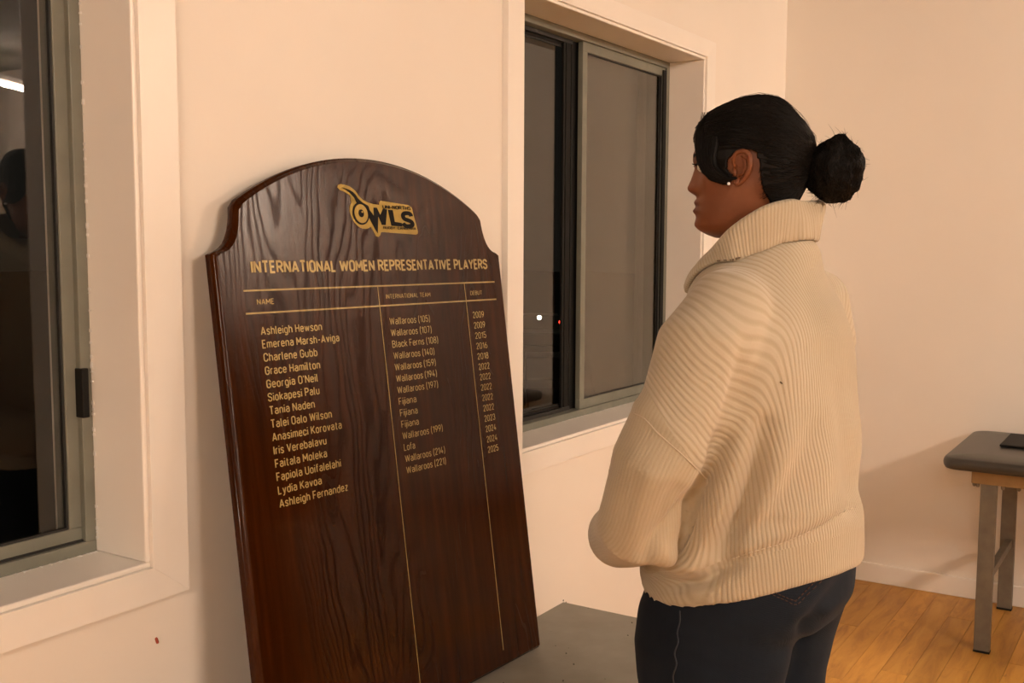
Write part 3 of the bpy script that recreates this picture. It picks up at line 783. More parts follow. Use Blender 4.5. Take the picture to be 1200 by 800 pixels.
hemv = co[:, 2]-(harm(co[:, 0], co[:, 1]) @ hz)
# ---- rib fields
def seg_project(P, pts):
    """soft projection on the arm: distance past its skin, length along it, offset from its axis"""
    A = np.array([list(p) for p, r in pts]); Rr = np.array([r for p, r in pts]); L_ = np.concatenate([[0], np.cumsum(np.linalg.norm(np.diff(A, axis=0), axis=1))])
    ss = np.linspace(0, L_[-1], 70); C_ = np.stack([np.interp(ss, L_, A[:, k]) for k in range(3)], 1); rs = np.interp(ss, L_, Rr)
    for _ in range(6): C_[1:-1] = (C_[:-2]+2*C_[1:-1]+C_[2:])/4
    d2 = ((P[:, None, :]-C_[None])**2).sum(2); w_ = np.exp(-(d2-d2.min(1, keepdims=True))/.0022); w_ /= w_.sum(1, keepdims=True)
    S_ = w_ @ ss; Cc = np.stack([np.interp(S_, ss, C_[:, k]) for k in range(3)], 1); T_ = np.gradient(C_, axis=0); T_ /= np.linalg.norm(T_, axis=1, keepdims=True)
    Tc = np.stack([np.interp(S_, ss, T_[:, k]) for k in range(3)], 1); ds = np.linalg.norm(P-Cc, axis=1); rr_ = np.interp(S_, ss, rs)
    return ds-rr_, S_, P-Cc, Tc, rr_
lf = np.array(LFT); fw = np.array(FWD)
rel = co-np.array(BC); l = rel@lf; fb = rel@fw
# torso ellipse at this height
zz = np.array([c.z for c, a, b in TR]+[1.355, 1.385, 1.415, 1.435]); aa = np.array([a for c, a, b in TR]+[.168, .135, .1, .078]); bb = np.array([b for c, a, b in TR]+[.11, .098, .088, .076])
cx = np.array([c.x for c, a, b in TR]+[px2x(892), px2x(893), px2x(897), NECK.x])
az = np.interp(co[:, 2], zz, aa); bz = np.interp(co[:, 2], zz, bb); cxz = np.interp(co[:, 2], zz, cx)
r2 = co-np.stack([cxz, np.full(NV, 1.85), co[:, 2]], 1); lt = r2@lf; ft = r2@fw
re = np.sqrt((lt/az)**2+(ft/bz)**2); dt = (re-1)*np.minimum(az, bz)
ang = np.arctan2(lt/az, np.abs(ft)/bz)             # 0 at centre back or front, +-90 at the sides
phi_t = .24*(.5*np.sin(ang)+.5*ang)
phi_t = np.where(co[:, 2] > 1.30, phi_t*(1-np.clip((co[:, 2]-1.30)/.08, 0, 1))+lt*np.clip((co[:, 2]-1.30)/.08, 0, 1), phi_t)
sst = lambda x: (lambda t_: t_*t_*(3-2*t_))(np.clip(x, 0, 1))
ramp_a = np.ones(NV); rib = phi_t.copy(); slv = np.zeros(NV); armf = np.zeros(NV)
for pts, sgn in ((ARM+FORE, 1), (ARMR, -1)):
    ds, s_, nn_, tt, rr_ = seg_project(co, pts)
    l0 = .075
    w_ = sst((dt-ds+.055)/.10)*sst((l*sgn-.02)/.05)
    # ribs on the dropped shoulder sweep down behind the arm
    backness = -(nn_@fw)/np.maximum(rr_, .03)
    tl = .050*(np.clip(backness, -1.2, 1.2)+.8)*sst((s_-.04)/.2)
    pa = sgn*(l0+(s_-tl)*.74)
    rib = rib*(1-w_)+pa*w_
    e0 = np.array([-.35, -1.0, 0]); up = e0-tt*(tt@e0)[:, None]; up /= np.linalg.norm(up, axis=1)[:, None]+1e-9; vp = np.cross(tt, up)
    an = np.arctan2((nn_*vp).sum(1), (nn_*up).sum(1))
    fr_ = (nn_@fw)/np.maximum(rr_, .03); ramp_a = np.minimum(ramp_a, 1-.92*sst((fr_-.42)/.22)*sst((.25-s_)/.03)*sst((l*sgn-.06)/.04))
    own = (ds < dt+.02) & (l*sgn > .03)
    # distance along the arm relative to the dropped seam, as a smooth 0..1 value crossing .5 at the seam
    seam = .262
    armf = np.where(own, .5+(s_-tl-seam)*4, armf); slv = np.where(own, an*.078, slv)
ed = np.array([e.vertices[:] for e in me.edges]); deg = np.bincount(ed.ravel(), minlength=NV).astype(float)
for _ in range(170):
    acc = np.bincount(ed[:, 0], rib[ed[:, 1]], NV)+np.bincount(ed[:, 1], rib[ed[:, 0]], NV); rib = .3*rib+.7*acc/deg
for _ in range(40):
    acc = np.bincount(ed[:, 0], armf[ed[:, 1]], NV)+np.bincount(ed[:, 1], armf[ed[:, 0]], NV); armf = .4*armf+.6*acc/deg
PER = .0064
# ---- folds: valleys and ridges pressed into the side facing her left and back
def pxz(u, v, D=1.70): p = q(u, v, D); return (p.x/p.y, (p.z-1.43)/p.y)
sx_, sz_ = co[:, 0]/co[:, 1], (co[:, 2]-1.43)/co[:, 1]
face = nr[:, 1] < .15
disp = np.zeros(NV)
FOLDS = [([(790,684),(830,675),(868,657),(913,640),(957,621),(1000,597)], -.007, 8), ([(830,664),(868,645),(913,627),(957,607),(995,585)], .005, 12), ([(850,515),(828,562),(808,593),(784,618),(768,633),(756,647)], -.016, 8), ([(897,500),(888,548),(870,600),(850,640),(836,664)], -.036, 14), ([(870,520),(856,570),(832,620),(812,650)], .016, 20), ([(920,520),(905,570),(880,620)], .006, 16),
         ([(955,500),(941,544),(915,590),(885,628)], -.012, 15), ([(838,532),(856,490),(868,445),(874,405)], -.014, 13), ([(850,560),(868,520),(890,440)], -.006, 18),
         ([(1003,520),(1004,560),(1002,600)], -.008, 8), ([(985,470),(975,540),(968,600)], .004, 16), ([(795,562),(782,592),(766,628)], -.009, 12), ([(985,455),(990,500),(996,560),(1000,600)], -.010, 12), ([(915,430),(908,470),(905,510)], -.006, 14), ([(762,545),(750,590),(738,630)], .004, 12),
         ([(762,672),(790,684),(830,680),(868,659)], -.018, 9), ([(775,647),(800,663),(838,657)], .020, 15), ([(742,505),(728,530),(716,556)], -.003, 8),
         ([(745,472),(768,490),(800,514),(834,538)], .004, 10), ([(950,410),(975,430),(995,470)], -.005, 22), 
         ([(800,575),(800,610),(790,640)], -.006, 10)]
for pl, amp, wpx in FOLDS:
    pl2 = [pxz(*p) for p in pl]; P2 = np.array(spline([tuple(p) for p in pl2], 5, False)); bestd = np.full(NV, 1e9); tpar = np.zeros(NV)
    for i in range(len(P2)-1):
        a, b = P2[i], P2[i+1]; d = b-a; t_ = np.clip(((sx_-a[0])*d[0]+(sz_-a[1])*d[1])/(d@d), 0, 1)
        dd = np.hypot(sx_-a[0]-t_*d[0], sz_-a[1]-t_*d[1]); m_ = dd < bestd; bestd = np.where(m_, dd, bestd); tpar = np.where(m_, (i+t_)/(len(P2)-1), tpar)
    wd = wpx/FPX; taper = np.sin(PI*np.clip(tpar*.8+.1, 0, 1))**.6
    disp += np.where(face, amp*taper*np.exp(-(bestd/wd)**2), 0)
co += nr*disp[:, None]
# little waviness of the hem band and soft overall unevenness
nz = np.array([noise.noise(Vector(p)*9.0) for p in co[::1]]); co += nr*(nz*.0030)[:, None]
wco = np.array([CAM.x, CAM.y, 0])+co[:, 0:1]*np.array(RH)+co[:, 1:2]*np.array(FH)+np.stack([np.zeros(NV), np.zeros(NV), co[:, 2]], 1)
wco -= np.array(per.location)
me.vertices.foreach_set('co', wco.ravel()); me.update()
BHEM = .060
for nm, arr in (('ribamp', ramp_a), ('rib', rib/PER), ('sleeve', slv/.0075), ('arm', armf), ('hem', (hemv-BHEM)*10+np.where((armf > .3) & (hemv < .2), 5*(armf > .3), 0))):
    at = me.attributes.new(nm, 'FLOAT', 'POINT'); at.data.foreach_set('value', arr.astype(np.float32))
sweater = obj('sweater', me, M['sweater'], per, smooth=True, local=True, fix=False)

# stitched dropped-shoulder seam: a fine chain where the sleeve is sewn on
wm = world_of(per)
bvh = BVHTree.FromPolygons([tuple(wm @ v.co) for v in me.vertices], [tuple(p.vertices) for p in me.polygons])
def on_sweater(u, v, lift=.001):
    r = FV + R2*((u-600)/FPX) - U2*((v-400)/FPX); h = bvh.ray_cast(CAM, r.normalized())
    return (h[0]+h[1]*lift) if h[0] is not None else None
def stitch(name, pts, rad, mat, gap=2, parent=sweater, caster=on_sweater, step=4):
    mb = MB(); P_ = [caster(*p) for p in spline(pts, step, False)]; P_ = [p for p in P_ if p is not None]
    for i in range(0, len(P_)-1, gap): mb.tube([P_[i], P_[i+1]], rad, 6)
    o = obj(name, mb, M[mat], parent, smooth=True); return o
stitch('shoulder_seam', [(744,484),(756,491),(770,506),(785,520),(800,533),(815,548),(827,560)], .0011, 'knit_thread', 1, step=3)
stitch('snag_mark', [(914.5,447.5),(916,449)], .0013, 'slit', 1, step=1)
stitch('band_seam', [(858,654),(885,645),(913,637),(935,628),(957,618),(982,603),(1006,592)], .0009, 'knit_thread', 2, step=8)

# ---- collar: folded rib knit band round the neck, open at the front
_lb = BVHTree.FromPolygons([tuple(c) for c in co], [tuple(p.vertices) for p in me.polygons])
def snug(p, lift=.0045):
    h = _lb.find_nearest(Vector(p)); return (h[0]+h[1]*lift) if h[0] is not None else Vector(p)
def collar():
    K = [  # angle (0 back, 90 her left, 180 front): fold px, depth, outer-edge px, depth
        (0, q(941, 236, 1.800), q(958, 267, 1.800)), (28, q(926, 234, 1.772), q(931, 265, 1.752)), (55, q(900, 240, 1.752), q(902, 267, 1.728)), (80, q(877, 252, 1.752), q(877, 274, 1.730)),
        (110, q(854, 269, 1.765), q(855, 288, 1.740)), (140, q(836, 290, 1.80), q(835, 304, 1.775)), (165, q(820, 307, 1.85), q(815, 325, 1.815)), (180, q(808, 328, 1.90), q(803, 342, 1.865))]
    KL = [(a, f, e) for a, f, e in K]
    KR = []
    for a, f, e in K[1:]:
        fm, em = mirror(f), mirror(e); sh = (Vector((.026, 0, 0)) if a < 170 else Vector((.01, 0, 0)))
        KR.append((-a, fm+sh*.9, em+sh*.9))
    seq = list(reversed(KR))+KL
    f_ = spline([tuple(x[1]) for x in seq], 12, False); e_ = spline([tuple(x[2]) for x in seq], 12, False)
    mb = MB(); n = len(f_); ribs = []; s_ = 0; rows_ = None
    for i in range(n):
        F_, E_ = Vector(f_[i]), snug(e_[i]); c = Vector((NECK.x, NECK.y, F_.z)); inn = (c-F_); inn.z = 0
        if inn.length > 1e-6: inn.normalize()
        out_ = -inn
        if i: s_ += (F_-Vector(f_[i-1])).length
        dn = E_-F_; L_ = dn.length
        prof = [F_+inn*.012-Vector((0, 0, .055)), F_+inn*.010-Vector((0, 0, .02)), F_+inn*.0075-Vector((0, 0, .004)), F_+inn*.002+Vector((0, 0, .0015)), F_+out_*.005-Vector((0, 0, .001)), F_+out_*.0085-Vector((0, 0, .008)),
                F_+dn*.45+out_*.0085, F_+dn*.78+out_*.006, E_+out_*.003, E_+inn*.004-Vector((0, 0, .001)), F_+dn*.75-out_*.001, F_+dn*.3+out_*.001, F_+inn*.002-Vector((0, 0, .012)), F_+inn*.006-Vector((0, 0, .055))]
        m_ = len(prof); prof2 = [tuple(p) for p in spline([tuple(p) for p in prof], 3, True)]
        mb.v += prof2; ribs += [s_/.0068]*len(prof2)
        k = len(prof2)
        if i:
            o = (i-1)*k
            for j in range(k): mb.f.append((o+j, o+(j+1) % k, o+k+(j+1) % k, o+k+j))
    mb.f.append(tuple(range(k))); mb.f.append(tuple(reversed(range((n-1)*k, n*k))))
    global EDGE; EDGE = [L2W(snug(e_[i], .0065)) for i in range(n)]
    LW(mb); o = obj('collar', mb, M['collar'], sweater, smooth=True)
    at = o.data.attributes.new('rib', 'FLOAT', 'POINT'); at.data.foreach_set('value', np.array(ribs, dtype=np.float32))
    return o
sweater_collar = collar()
sl = MB()
cb = BVHTree.FromPolygons([tuple(wm @ v.co) for v in me.vertices]+[tuple(wm @ v.co) for v in sweater_collar.data.vertices],
     [tuple(p.vertices) for p in me.polygons]+[tuple(i+NV for i in p.vertices) for p in sweater_collar.data.polygons])
def on_collar(u, v, lift=.0006):
    r = FV + R2*((u-600)/FPX) - U2*((v-400)/FPX); h = cb.ray_cast(CAM, r.normalized()); return (h[0]+h[1]*lift) if h[0] is not None else None
nE = len(EDGE); mid = (nE-1)//2
for nm_, i0, i1, rad, gap in (('collar_seam', mid-10, mid+46, .0010, 1), ('seam_gap_shade', mid+42, mid+58, .0026, 4)):  # the gap tubes are dark colour standing in for shade under the collar edge
    mb = MB()
    for i in range(i0, min(i1, nE-1)):
        if i % gap < max(1, gap-2): mb.tube([EDGE[i]*.93+EDGE[i+1]*.07, EDGE[i]*.2+EDGE[i+1]*.8], rad, 6)
    obj(nm_, mb, M['slit'], sweater, smooth=True)

# ------------------------------------------------------------------ head
HF = Vector((-math.cos(math.radians(12)), math.sin(math.radians(12)), 0)); HL = Vector((-HF.y*-1*-1, 0, 0))
HL = Vector((-HF.y, HF.x, 0))          # her head's left, towards the camera
HC = Vector((px2x(876), 1.85, 0))
def hz_(v): return q(876, v, 1.85).z
def hx_(u): return -(px2x(u)-HC.x)      # forward coordinate of a pixel column, 0 at the head axis
HEAD = [  # v, front px, back px, half width
    (279, 838, 884, .020), (275.5, 829, 896, .034), (271, 821, 902, .043), (264, 816.5, 908, .050), (256, 816, 912, .055), (248, 816, 917, .059), (240, 817, 921, .062), (230, 818, 926, .065), (220, 818, 931, .068),
    (208, 817.5, 935, .070), (196, 816.5, 938, .072), (190, 812.5, 939, .073), (183, 810.5, 940, .073), (174, 812, 940.5, .074), (162, 814, 939, .075), (148, 819, 931, .073), (137, 831, 919, .067), (128, 849, 910, .056), (121, 866, 900, .036), (118.5, 878, 891, .012)]
def head_interp(z):
    zs = [hz_(h[0]) for h in HEAD]
    return [float(np.interp(z, zs, [h[k] for h in HEAD])) for k in (1, 2, 3)]
G = lambda x, c, s: math.exp(-((x-c)/s)**2)
def head_point(z, th, grow=0.0, feats=True):
    fr, bk, hw = head_interp(z)
    xf, xb = hx_(fr), hx_(bk); c = (xf+xb)/2; a = (xf-xb)/2+grow; b = hw+grow
    cs, sn = math.cos(th), math.sin(th); pw = 2.25
    x = c+a*math.copysign(abs(cs)**(2/pw), cs); y = b*math.copysign(abs(sn)**(2/pw), sn)*(1.0-.06*max(cs, 0)**2)
    if feats and cs > 0:
        v = 284-(z-1.4296)/.0014775                 # approximate photo row of this height
        y0 = y; f = 0
        ns = min(max((v-190)/30, 0), 1)
        if 186 < v < 232:
            prof = float(np.interp(v, [186, 192, 200, 210, 218, 222.5, 226, 230, 232], [.003, .005, .0095, .0150, .0205, .0215, .0140, .003, .001]))
            f += prof*G(y0, 0, .0075+.0075*ns)
        f += .006*G(v, 221, 5)*(G(y0, .014, .007)+G(y0, -.014, .007))
        f += .0095*G(v, 236.5, 4.2)*G(y0, 0, .019)+.0090*G(v, 246.5, 4.2)*G(y0, 0, .017)-.003*G(v, 241.5, 1.6)*G(y0, 0, .022)
        f += .006*G(v, 263, 8)*G(y0, 0, .020)
        f -= .009*G(v, 195, 7)*(G(y0, .032, .015)+G(y0, -.032, .015))
        f += .0045*G(v, 183, 5)*(G(y0, .030, .022)+G(y0, -.030, .022))
        f += .004*G(v, 212, 12)*(G(y0, .045, .018)+G(y0, -.045, .018))
        x += f
    return HC+HF*x+HL*y+Vector((0, 0, z))
bd = MB(); NT_ = 120; rings = []
zs = np.linspace(hz_(279), hz_(118.5), 90)
for z in zs: rings.append([head_point(z, 2*PI*k/NT_) for k in range(NT_)])
bd.loft(rings)
# neck, trunk, legs and arms of the body under the clothes
bd.tube([q(902, 205, 1.865), q(900, 240, 1.862), q(899, 275, 1.86), q(896, 310, 1.855), q(890, 345, 1.85)], [.050, .053, .054, .058, .070], n=40)
rb = [ell((BC.x, BC.y, .80), .135, .105), ell((BC.x, BC.y, .90), .158, .118), ell((BC.x, BC.y, .98), .140, .105), ell((BC.x, BC.y, 1.08), .118, .090), ell((BC.x, BC.y, 1.20), .145, .105),
      ell((BC.x+.006, BC.y, 1.30), .158, .095), ell((BC.x+.012, BC.y, 1.355), .150, .075), ell((BC.x+.02, BC.y, 1.39), .085, .06)]
bd.loft(rb)
LEGL = BC+LFT*.088; LEGR = BC-LFT*.088
for cL in (LEGL, LEGR):
    bd.tube([cL+Vector((0, 0, z)) for z in (.86, .70, .50, .38, .20, .09)], [.080, .074, .055, .050, .040, .034], n=24)
    ft = cL+Vector((0, 0, .045)); bd.tube([ft-FWD*.04, ft+FWD*.06-Vector((0, 0, .008)), ft+FWD*.14-Vector((0, 0, .018))], [.036, .036, .024], n=20)
def body_arm(seq): bd.tube([p for p, r in seq], [.050, .048, .044, .038, .033, .033, .031, .028, .026], n=20)
body_arm(ARM+FORE); body_arm(ARMR)
def hand(wrist, direction, side, upn):
    """palm, four unequal bent fingers and a thumb from the side of the palm"""
    d = direction.normalized(); s = side.normalized(); n_ = upn.normalized()
    palm = wrist+d*.045
    for k, o in enumerate((-.026, -.009, .009, .026)):
        bd.tube([wrist+s*o*.6+d*.0, palm+s*o*.95+d*.02, palm+s*o+d*.042], [.014, .0135, .011], n=14)
        ln = (.062, .072, .078, .070)[k]; p0 = palm+s*o+d*.042
        p1 = p0+d*ln*.42+n_*.004; p2 = p1+(d*.75-n_*.65).normalized()*ln*.33; p3 = p2+(d*.1-n_).normalized()*ln*.27
        bd.tube([p0, p1, p2, p3], [.0092, .0085, .0078, .0068], n=14)
    t0 = wrist+d*.018+s*.026; bd.tube([t0, t0+(s*.8+d*.6).normalized()*.034, t0+(s*.45+d*.9).normalized()*.062-n_*.006, t0+(s*.2+d).normalized()*.085-n_*.016], [.0125, .011, .0095, .008], n=14)
WL = FORE[-1][0]; WR = ARMR[-1][0]
inw = -LFT
hand(WL+inw*.008, (inw*.9+FWD*.10+Vector((0, 0, -.15))), Vector((0, 0, 1))+FWD*.2, FWD)
hand(WR-inw*.008+Vector((0, 0, -.030))+FWD*.02, (-inw*.9+FWD*.25+Vector((0, 0, -.1))), Vector((0, 0, 1))+FWD*.2, FWD)
bme = remeshed(bd, .0032, 3, .5)
nb = len(bme.vertices); bc = np.empty(nb*3); bme.vertices.foreach_get('co', bc); bc = bc.reshape(-1, 3)
# lip colour
hf = np.array(HF); hl = np.array(HL); rel = bc-np.array(HC)
vv = 284-(bc[:, 2]-1.4296)/.0014775; lx = rel@hl
lip = np.exp(-((vv-241.5)/7.0)**4)*np.exp(-(lx/.022)**4)*((rel@hf) > hx_(819))
# ears as part of the same body mesh
ear = MB()
def ear_shape(sgn):
    base_f = hx_(869)+.006; 
    def ep(a, bq, o):      # a forward, b up around the ear centre (metres), o outwards
        z = hz_(200.5)+bq; return HC+HF*(base_f+a)+HL*(sgn*(.0705+o))+Vector((0, 0, z))
    helix = [(.010, .004, .000), (.013, .014, .004), (.008, .0245, .008), (-.003, .0275, .012), (-.012, .0215, .015), (-.0145, .010, .016), (-.0125, -.004, .014), (-.007, -.015, .010), (-.001, -.022, .007), (.005, -.0255, .005), (.0095, -.022, .004), (.010, -.016, .002)]
    ear.tube([ep(*p) for p in spline(helix, 4, False)], [.0030+.0012*math.sin(PI*i/44) for i in range(45)], n=10)
    ear.tube([ep(.000, .019, .007), ep(-.006, .012, .011), ep(-.008, .002, .012), ep(-.004, -.008, .010), ep(.003, -.011, .006)], [.0022, .0030, .0034, .0032, .0026], n=10)
    ear.tube([ep(.0105, -.002, .001), ep(.0095, -.007, .005), ep(.009, -.011, .003)], [.0034, .0040, .0032], n=10)
    ear.tube([ep(.004, -.019, .003), ep(.0045, -.023, .0045)], [.0060, .0055], n=12)
    ringo = [ep(*p) for p in spline(helix, 3, False)]; ce = ep(.000, .000, .0035)
    o = len(ear.v); ear.v += [tuple(p) for p in ringo]+[tuple(ce)]; n = len(ringo)
    for i in range(n): ear.f.append((o+i, o+(i+1) % n, o+n))
ear_shape(1); ear_shape(-1)
allv = np.vstack([bc, np.array(ear.v)]); faces = [tuple(p.vertices) for p in bme.polygons]+[tuple(i+nb for i in f) for f in ear.f]
wv = np.array([CAM.x, CAM.y, 0])+allv[:, 0:1]*np.array(RH)+allv[:, 1:2]*np.array(FH); wv[:, 2] = allv[:, 2]; wv -= np.array(per.location)
bm2 = bpy.data.meshes.new('body'); bm2.from_pydata(wv.tolist(), [], faces); bm2.update()
at = bm2.attributes.new('lip', 'FLOAT', 'POINT'); at.data.foreach_set('value', np.concatenate([lip, np.zeros(len(ear.v))]).astype(np.float32))
body = obj('body', bm2, M['skin'], per, smooth=True, local=True, fix=False)
# eyes, brows, lashes, earrings
for s in (1, -1):
    c = HC+HF*(hx_(815.5)-.0115)+HL*(s*.032)+Vector((0, 0, hz_(195.5)))
    eb = MB(); eb.tube([c-HF*.001, c+HF*.001], .0115, 24)
    e_ = obj('eye', LW(eb), M['eye'], per, smooth=True)
    ib = MB(); ib.tube([c+HF*.0088, c+HF*.0122], [.0058, .0050], 18, False); obj('iris', LW(ib), M['iris'], e_, smooth=True)
    lb = MB()
    for k in range(15):
        a = (k-7)/7; st = c+HF*(.0118-.0035*a*a)+HL*(a*.0125)+Vector((0, 0, .0035-.0015*a*a))
        lb.tube([st, st+HF*.0045+Vector((0, 0, -.0012)), st+HF*.0085+HL*(a*.003)+Vector((0, 0, .0006))], [.0008, .0007, .0003], 6, False)
    lb.tube([c+HF*(.0122-.0035*a*a)+HL*(a*.0128)+Vector((0, 0, .0040-.002*a*a)) for a in (-1, -.6, -.2, .2, .6, 1)], .0013, 8)
    obj('eyelashes', LW(lb), M['hair'], per, smooth=True)
    bb_ = MB()
    for k in range(60):
        a = random.uniform(-1, 1); z0 = hz_(184.5)+random.uniform(-.0022, .0022)*(1.15-abs(a))+.002*(1-a*a); y = s*(.030)+a*.019; x = hx_(812.2)+.0012-.0060*max(0, s*y-.030)/.02
        p0 = HC+HF*x+HL*y+Vector((0, 0, z0)); bb_.tube([p0, p0+HL*(s*.006)+Vector((0, 0, .0012))-HF*.001], [.0010, .0004], 5, False)
    obj('eyebrow', LW(bb_), M['hair'], per, smooth=True)
    ec = HC+HF*(hx_(856)+.006)+HL*(s*.0810)+Vector((0, 0, hz_(218.0)))
    st_ = MB(); st_.tube([ec, ec+HL*(s*.0015)], .0028, 14); obj('earring', LW(st_), M['pearl'], per, smooth=True)

# ------------------------------------------------------------------ hair
POLY_SKIN = [(780,166),(810,166),(812,172),(813.5,182),(816,194),(821,204),(831,213.5),(846,219),(853,216.5),(855,209),(848,201),(849,191),(857,183),(866,180),(876,180),(882,184),(885,196),(887,210),(890,224),(899,238),(905,310),(780,310)]
def inside(x, y, poly):
    r_ = False; j = len(poly)-1
    for i in range(len(poly)):
        if (poly[i][1] > y) != (poly[j][1] > y) and x < (poly[j][0]-poly[i][0])*(y-poly[i][1])/(poly[j][1]-poly[i][1])+poly[i][0]: r_ = not r_
        j = i
    return r_
def to_side(p):  # side-view coordinates of a head point
    d = p-HC; f = d.dot(HF); return 600+(HC.x-f)*FPX/1.85, 284-(p.z-1.4296)/.0014775, d.dot(HL)
hm = MB(); idx = {}; NZ, NA = 150, 260
zs = np.linspace(hz_(246), hz_(118.5)+.0070, NZ)
grid = []
for i, z in enumerate(zs):
    zc = min(z, hz_(118.6)); row = []
    for k in range(NA):
        th = 2*PI*k/NA
        g = .0085
        if z > hz_(122): 
            t_ = (z-hz_(122))/(zs[-1]-hz_(122)); g = .0085*(1-t_**2)+.001
        base = head_point(min(z-.007*max(0, (z-hz_(150))/(zs[-1]-hz_(150))), hz_(119)), th, 0, False)
        base.z = z; d = base-(HC+Vector((0, 0, z))); 
        u_, v_, l_ = to_side(base)
        bulge = .004*G(v_, 165, 40)*max(math.cos(th), 0)*min(abs(l_)/.04, 1)+.003*noise.noise(Vector((th*2, z*18, 3)))
        d2 = d.normalized()*(d.length+g+bulge) if d.length > 1e-5 else d
        row.append(HC+d2+Vector((0, 0, z)))
    grid.append(row)
for row in grid: hm.v += [tuple(p) for p in row]
for i in range(NZ-1):
    for k in range(NA):
        a, b = i*NA+k, i*NA+(k+1) % NA
        p = (Vector(hm.v[a])+Vector(hm.v[b+NA]))/2; u_, v_, l_ = to_side(p)
        th = 2*PI*(k+.5)/NA
        if inside(u_, v_, POLY_SKIN): continue
        if math.cos(th) > .4 and abs(l_) < .034-.018*max(0, (168-v_)/30) and v_ > 141: continue    # open forehead between the two curtains
        hm.f.append((a, b, b+NA, a+NA))
hm.f.append(tuple((NZ-1)*NA+k for k in range(NA)))
# drop unused vertices
used = sorted({i for f in hm.f for i in f}); mp = {o: n for n, o in enumerate(used)}
hm.v = [hm.v[i] for i in used]; hm.f = [tuple(mp[i] for i in f) for f in hm.f]
hair = obj('hair', LW(hm), M['hair'], per, smooth=True)
so = hair.modifiers.new('thickness', 'SOLIDIFY'); so.thickness = .007; so.offset = -1
hb = BVHTree.FromPolygons([tuple(p) for p in hm.v], [f for f in hm.f])
allg = MB(); 
for row in grid: allg.v += [tuple(L2W(p)) for p in row]
for i in range(NZ-1):
    for k in range(NA): allg.f.append((i*NA+k, i*NA+(k+1) % NA, (i+1)*NA+(k+1) % NA, (i+1)*NA+k))
allg.f.append(tuple((NZ-1)*NA+k for k in range(NA)))
gb = BVHTree.FromPolygons(allg.v, allg.f)
HO = L2W(HC+Vector((0, 0, hz_(185))))
def surf(p, lift):
    d = (p-HO).normalized(); h = gb.ray_cast(HO, d); 
    return (h[0]+d*lift) if h[0] is not None else p
def side_pt(u, v, l_): return L2W(HC+HF*hx_(u)+HL*l_+Vector((0, 0, hz_(v))))
def strands(name, items, parent, rad=.0006, tip=.3):
    cu = bpy.data.curves.new(name, 'CURVE'); cu.dimensions = '3D'; cu.bevel_depth = rad; cu.bevel_resolution = 0; cu.use_fill_caps = False
    Mi = world_of(per).inverted()
    for pts in items:
        sp = cu.splines.new('POLY'); sp.points.add(len(pts)-1)
        for i, p in enumerate(pts):
            sp.points[i].co = (*(Mi @ p), 1); t_ = i/(len(pts)-1); sp.points[i].radius = 1-(1-tip)*max(0, (t_-.5)*2)
    cu.materials.append(M['hair']); o = bpy.data.objects.new(name, cu); link(o, parent); o['kind'] = 'stuff'; return o
BUNC = L2W(HC+HF*hx_(969)+HL*.004+Vector((0, 0, hz_(200)))); TIE = L2W(HC+HF*hx_(946)+Vector((0, 0, hz_(198))))
rg = random.Random(5); items = []
def slerp_path(a, b, n, lift):
    da, db = (a-HO).normalized(), (b-HO).normalized(); om = da.angle(db); out_ = []
    for i in range(n+1):
        t_ = i/n; d = (da*math.sin((1-t_)*om)+db*math.sin(t_*om))/max(math.sin(om), 1e-4) if om > 1e-3 else da
        out_.append(surf(HO+d, lift+rg.uniform(-.0003, .0003)))
    return out_
nface = len(hm.f)
for k in range(2600):
    f = hm.f[rg.randrange(nface)]
    if len(f) > 4: continue
    p = sum((Vector(hm.v[i]) for i in f), Vector())/4
    pts = slerp_path(p, TIE+Vector((0, 0, rg.uniform(-.02, .02))), 9, rg.uniform(.0, .0022))
    if any(inside(*to_side(Vector(((x-CAM).dot(RH), (x-CAM).dot(FH), x.z)))[:2], POLY_SKIN) for x in pts): continue
    items.append(pts[:-1]+[TIE+Vector([rg.uniform(-.012, .012) for _ in range(3)])])
strands('hair_strands', items, hair, .0007)
# curtain locks sweeping down from the parting, over the temple and back to the ear
for s in (1, -1):
    items = []
    core = [(848,122,.012),(828,134,.030),(817,152,.045),(815,172,.055),(817.5,190,.062),(824,203,.068),(834,211.5,.073),(846,215,.077),(856,212,.080)]
    inner = [(862,120,.016),(850,130,.042),(842,150,.062),(838,172,.071),(836,190,.074),(839,201,.0765),(846,208,.078),(853,211.5,.079),(860,212,.079)]
    for k in range(420):
        t_ = rg.random()**1.1; jit = [rg.gauss(0, .0009) for _ in range(3)]; pts = []
        c1 = [tuple(a*(1-t_)+b*t_ for a, b in zip(x, y)) for x, y in zip(core, inner)]
        for (u_, v_, l_) in spline(c1, 3, False):
            pts.append(side_pt(u_, v_, s*(l_+.0035))+Vector(jit)+Vector((0, 0, rg.gauss(0, .0003))))
        items.append(pts)
    o = strands('curtain_lock', items, hair, .0009, .5)
